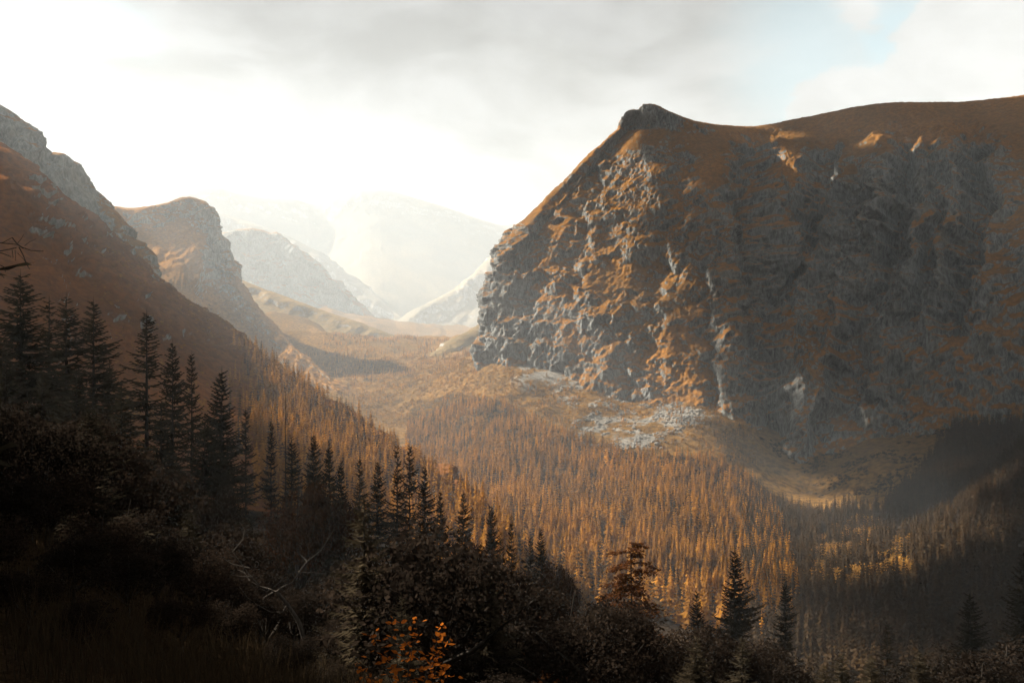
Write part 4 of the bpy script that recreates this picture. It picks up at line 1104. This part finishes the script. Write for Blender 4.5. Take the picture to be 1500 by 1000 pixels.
# near shrub with orange leaves at the bottom centre, each leaf a piece
def orange_shrub():
    D = 13.0; rn = random.Random(12)
    x0, y0, _ = put(590, 1040, D); z0 = gz(x0, y0)
    e = empty('orange_shrub', (x0, y0, z0), 'near shrub of glowing orange leaves at the bottom centre', 'shrub')
    lm = MB(); n_ = 6; mid = [(0, i / n_, 0.02 * math.sin(i * 1.1)) for i in range(n_ + 1)]
    for i in range(n_):
        w0 = 0.26 * math.sin(math.pi * (i / n_) ** 0.8); w1 = 0.26 * math.sin(math.pi * ((i + 1) / n_) ** 0.8)
        for sg in (-1, 1):
            lm.quad(mid[i], mid[i + 1], (sg * w1, (i + 1) / n_, 0.10 * w1 + mid[i + 1][2]), (sg * w0, i / n_, 0.10 * w0 + mid[i][2]))
    leaf = lm.build('shrub_leaf', M_ORANGE, True)
    stems = [(520, 968), (545, 930), (575, 905), (612, 908), (650, 915), (655, 935), (648, 962), (600, 938), (560, 962), (625, 965), (585, 975), (530, 995), (660, 985), (610, 1000)]
    nl = 0
    for i, (sx_, sy_) in enumerate(stems):
        dz = rn.uniform(-0.7, 0.7); X, Y, Z = put(sx_, sy_, D + dz)
        tip = Vector((X - x0, Y - y0, Z - z0)); base = Vector((rn.uniform(-0.15, 0.15), rn.uniform(-0.1, 0.1), 0.0))
        midp = base.lerp(tip, 0.55) + Vector((0, 0, 0.14))
        m = MB(); pts = [base, base.lerp(midp, 0.5) + Vector((0, 0, 0.05)), midp, midp.lerp(tip, 0.6) + Vector((0, 0, 0.03)), tip]
        m.tube([tuple(p) for p in pts], [0.012, 0.010, 0.007, 0.005, 0.003], 5)
        add('stem', m.build('shrub_stem', M_BARK, True), e)
        for j in range(20):
            s_ = 1.0 - 0.55 * (j / 20) ** 1.1; seg = s_ * 4; a_ = min(3, int(seg)); p = pts[a_].lerp(pts[a_ + 1], seg - a_)
            p = p + Vector((rn.gauss(0, 0.06), rn.gauss(0, 0.06), rn.gauss(0, 0.05)))
            l = add('leaf', leaf, e); l.location = p
            l.rotation_euler = (rn.uniform(-0.5, 0.7), rn.uniform(-0.9, 0.9), rn.random() * 6.28)
            q_ = rn.uniform(0.07, 0.13); l.scale = (q_, q_, q_); nl += 1
orange_shrub()
# young spruce leader behind the shrub
spruce(588, 868, 18, 'thin young spruce leader rising behind the orange-leaved shrub', None, 3, 1.3, 2.0)

# dry grass at the bottom left
def grass():
    rn = np.random.default_rng(4); n = 5200
    az = rn.uniform(-0.52, -0.14, n); r = rn.uniform(9, 26, n); X = np.sin(az) * r; Y = np.cos(az) * r; Z = zground(X, Y)
    V = []; Fc = []
    for i in range(n):
        h = rn.uniform(0.3, 0.95); b = Vector((X[i], Y[i], Z[i])); dx, dy = rn.normal(0, 0.22, 2) * h
        a = rn.random() * 3.14; w = Vector((math.cos(a), math.sin(a), 0)) * 0.007
        k = len(V); mp = b + Vector((dx * 0.35, dy * 0.35, h * 0.6)); tp = b + Vector((dx, dy, h))
        V += [tuple(b - w), tuple(b + w), tuple(mp + w * 0.7), tuple(mp - w * 0.7), tuple(tp)]
        Fc += [(k, k + 1, k + 2), (k, k + 2, k + 3), (k + 3, k + 2, k + 4)]
    add('grass', mesh_np('grass', np.array(V), np.array(Fc), M_GRASSBLADE, False), kind='stuff')
grass()

# ------------------------------------------------------------------ unseen clouds added out of view to shade the right wall and near slope
def shade_cloud_mesh(name, seed, lx, ly, lz):
    rn = np.random.default_rng(seed); Vs = []; Fs = []; base = 0
    th, ph = np.meshgrid(np.linspace(0, 2 * math.pi, 29)[:-1], np.linspace(0.05, math.pi - 0.05, 14))
    S = np.stack([np.sin(ph) * np.cos(th), np.sin(ph) * np.sin(th), np.cos(ph)], 2).reshape(-1, 3)
    q = np.array([(r * 28 + c, r * 28 + (c + 1) % 28, (r + 1) * 28 + (c + 1) % 28, (r + 1) * 28 + c) for r in range(13) for c in range(28)])
    for i in range(80):
        a = rn.random() * 6.283; rr = math.sqrt(rn.random())
        c = np.array([math.cos(a) * rr * lx, math.sin(a) * rr * ly, rn.uniform(0, 0.35) * lz * (1 - rr)])
        rad = rn.uniform(0.2, 0.36) * min(lx, ly) * (1.15 - 0.6 * rr)
        v = S * (rad * (1 + 0.22 * fbm(S * 2.2 + i * 7.1, 3)))[:, None] * np.array([1, 1, 0.6]) + c
        v[:, 2] = np.where(v[:, 2] < 0, v[:, 2] * 0.3, v[:, 2])
        Vs.append(v); Fs.append(q + base); base += len(v)
    return mesh_np(name, np.vstack(Vs), np.vstack(Fs), M_SHADE_CLOUD, True)
M_SHADE_CLOUD, t = new_mat('cloud vapour')
_o = t.n('ShaderNodeOutputMaterial'); _a = t.n('ShaderNodeBsdfDiffuse', ins={'Color': (0.9, 0.9, 0.9, 1)}); _b = t.n('ShaderNodeBsdfTranslucent', ins={'Color': (0.5, 0.5, 0.5, 1)})
_m = t.n('ShaderNodeMixShader', ins={0: 0.5}); t.set(_m.inputs[1], _a); t.set(_m.inputs[2], _b); t.t.links.new(_m.outputs[0], _o.inputs[0])
CLOUD_Z = 2430.0
def shade_cloud_over(X, Y, Z, lx, ly, seed, rz=0.0):
    k = (CLOUD_Z - Z) / sd.z
    o = add('shade_cloud', shade_cloud_mesh('shade_cloud', seed, lx, ly, 260), kind='structure'); o.location = (X + sd.x * k, Y + sd.y * k, CLOUD_Z); o.rotation_euler = (0, 0, rz)
shade_cloud_over(1015, 1100, -100, 620, 400, 1)
shade_cloud_over(1500, 1150, -100, 520, 420, 5)
shade_cloud_over(560, 545, -100, 340, 260, 2)
shade_cloud_over(-150, 190, -100, 215, 240, 3)
shade_cloud_over(760, 200, -100, 520, 420, 6)
shade_cloud_over(190, 300, -100, 120, 210, 8)
shade_cloud_over(215, 590, -100, 95, 130, 12)
shade_cloud_over(0, -40, -100, 70, 150, 13)
shade_cloud_over(60, 150, -100, 95, 110, 14)
shade_cloud_over(135, 45, -100, 70, 45, 10)
shade_cloud_over(130, -150, -100, 80, 55, 18)
shade_cloud_over(250, -110, -100, 70, 120, 15)
shade_cloud_over(455, 1385, -100, 115, 95, 16)
shade_cloud_over(590, 1435, -100, 170, 85, 19)
shade_cloud_over(1900, 1650, -100, 300, 330, 17)
shade_cloud_over(375, 0, -100, 190, 240, 9)
shade_cloud_over(700, -280, -100, 620, 220, 11)
shade_cloud_over(1500, 330, -100, 560, 560, 7)
shade_cloud_over(-265, 575, -100, 170, 215, 4)

# ------------------------------------------------------------------ haze: one closed box of even, pale air
HAZE = 0.68e-4
x0, x1, y0, y1, z0, z1 = -14400, 14400, -14400, 14400, -640, 2350
V = [(x, y, z) for z in (z0, z1) for y in (y0, y1) for x in (x0, x1)]
Fh = [(0, 2, 3, 1), (4, 5, 7, 6), (0, 1, 5, 4), (2, 6, 7, 3), (0, 4, 6, 2), (1, 3, 7, 5)]
mh, t = new_mat('haze air')
o_ = t.n('ShaderNodeOutputMaterial'); pv = t.n('ShaderNodeVolumePrincipled')
pv.inputs['Color'].default_value = (0.86, 0.94, 1.0, 1)
pv.inputs['Density'].default_value = HAZE
pv.inputs['Anisotropy'].default_value = 0.03
t.t.links.new(pv.outputs[0], o_.inputs['Volume'])
add('haze', mesh_np('haze', np.array(V, float), np.array(Fh), mh, False), kind='stuff')
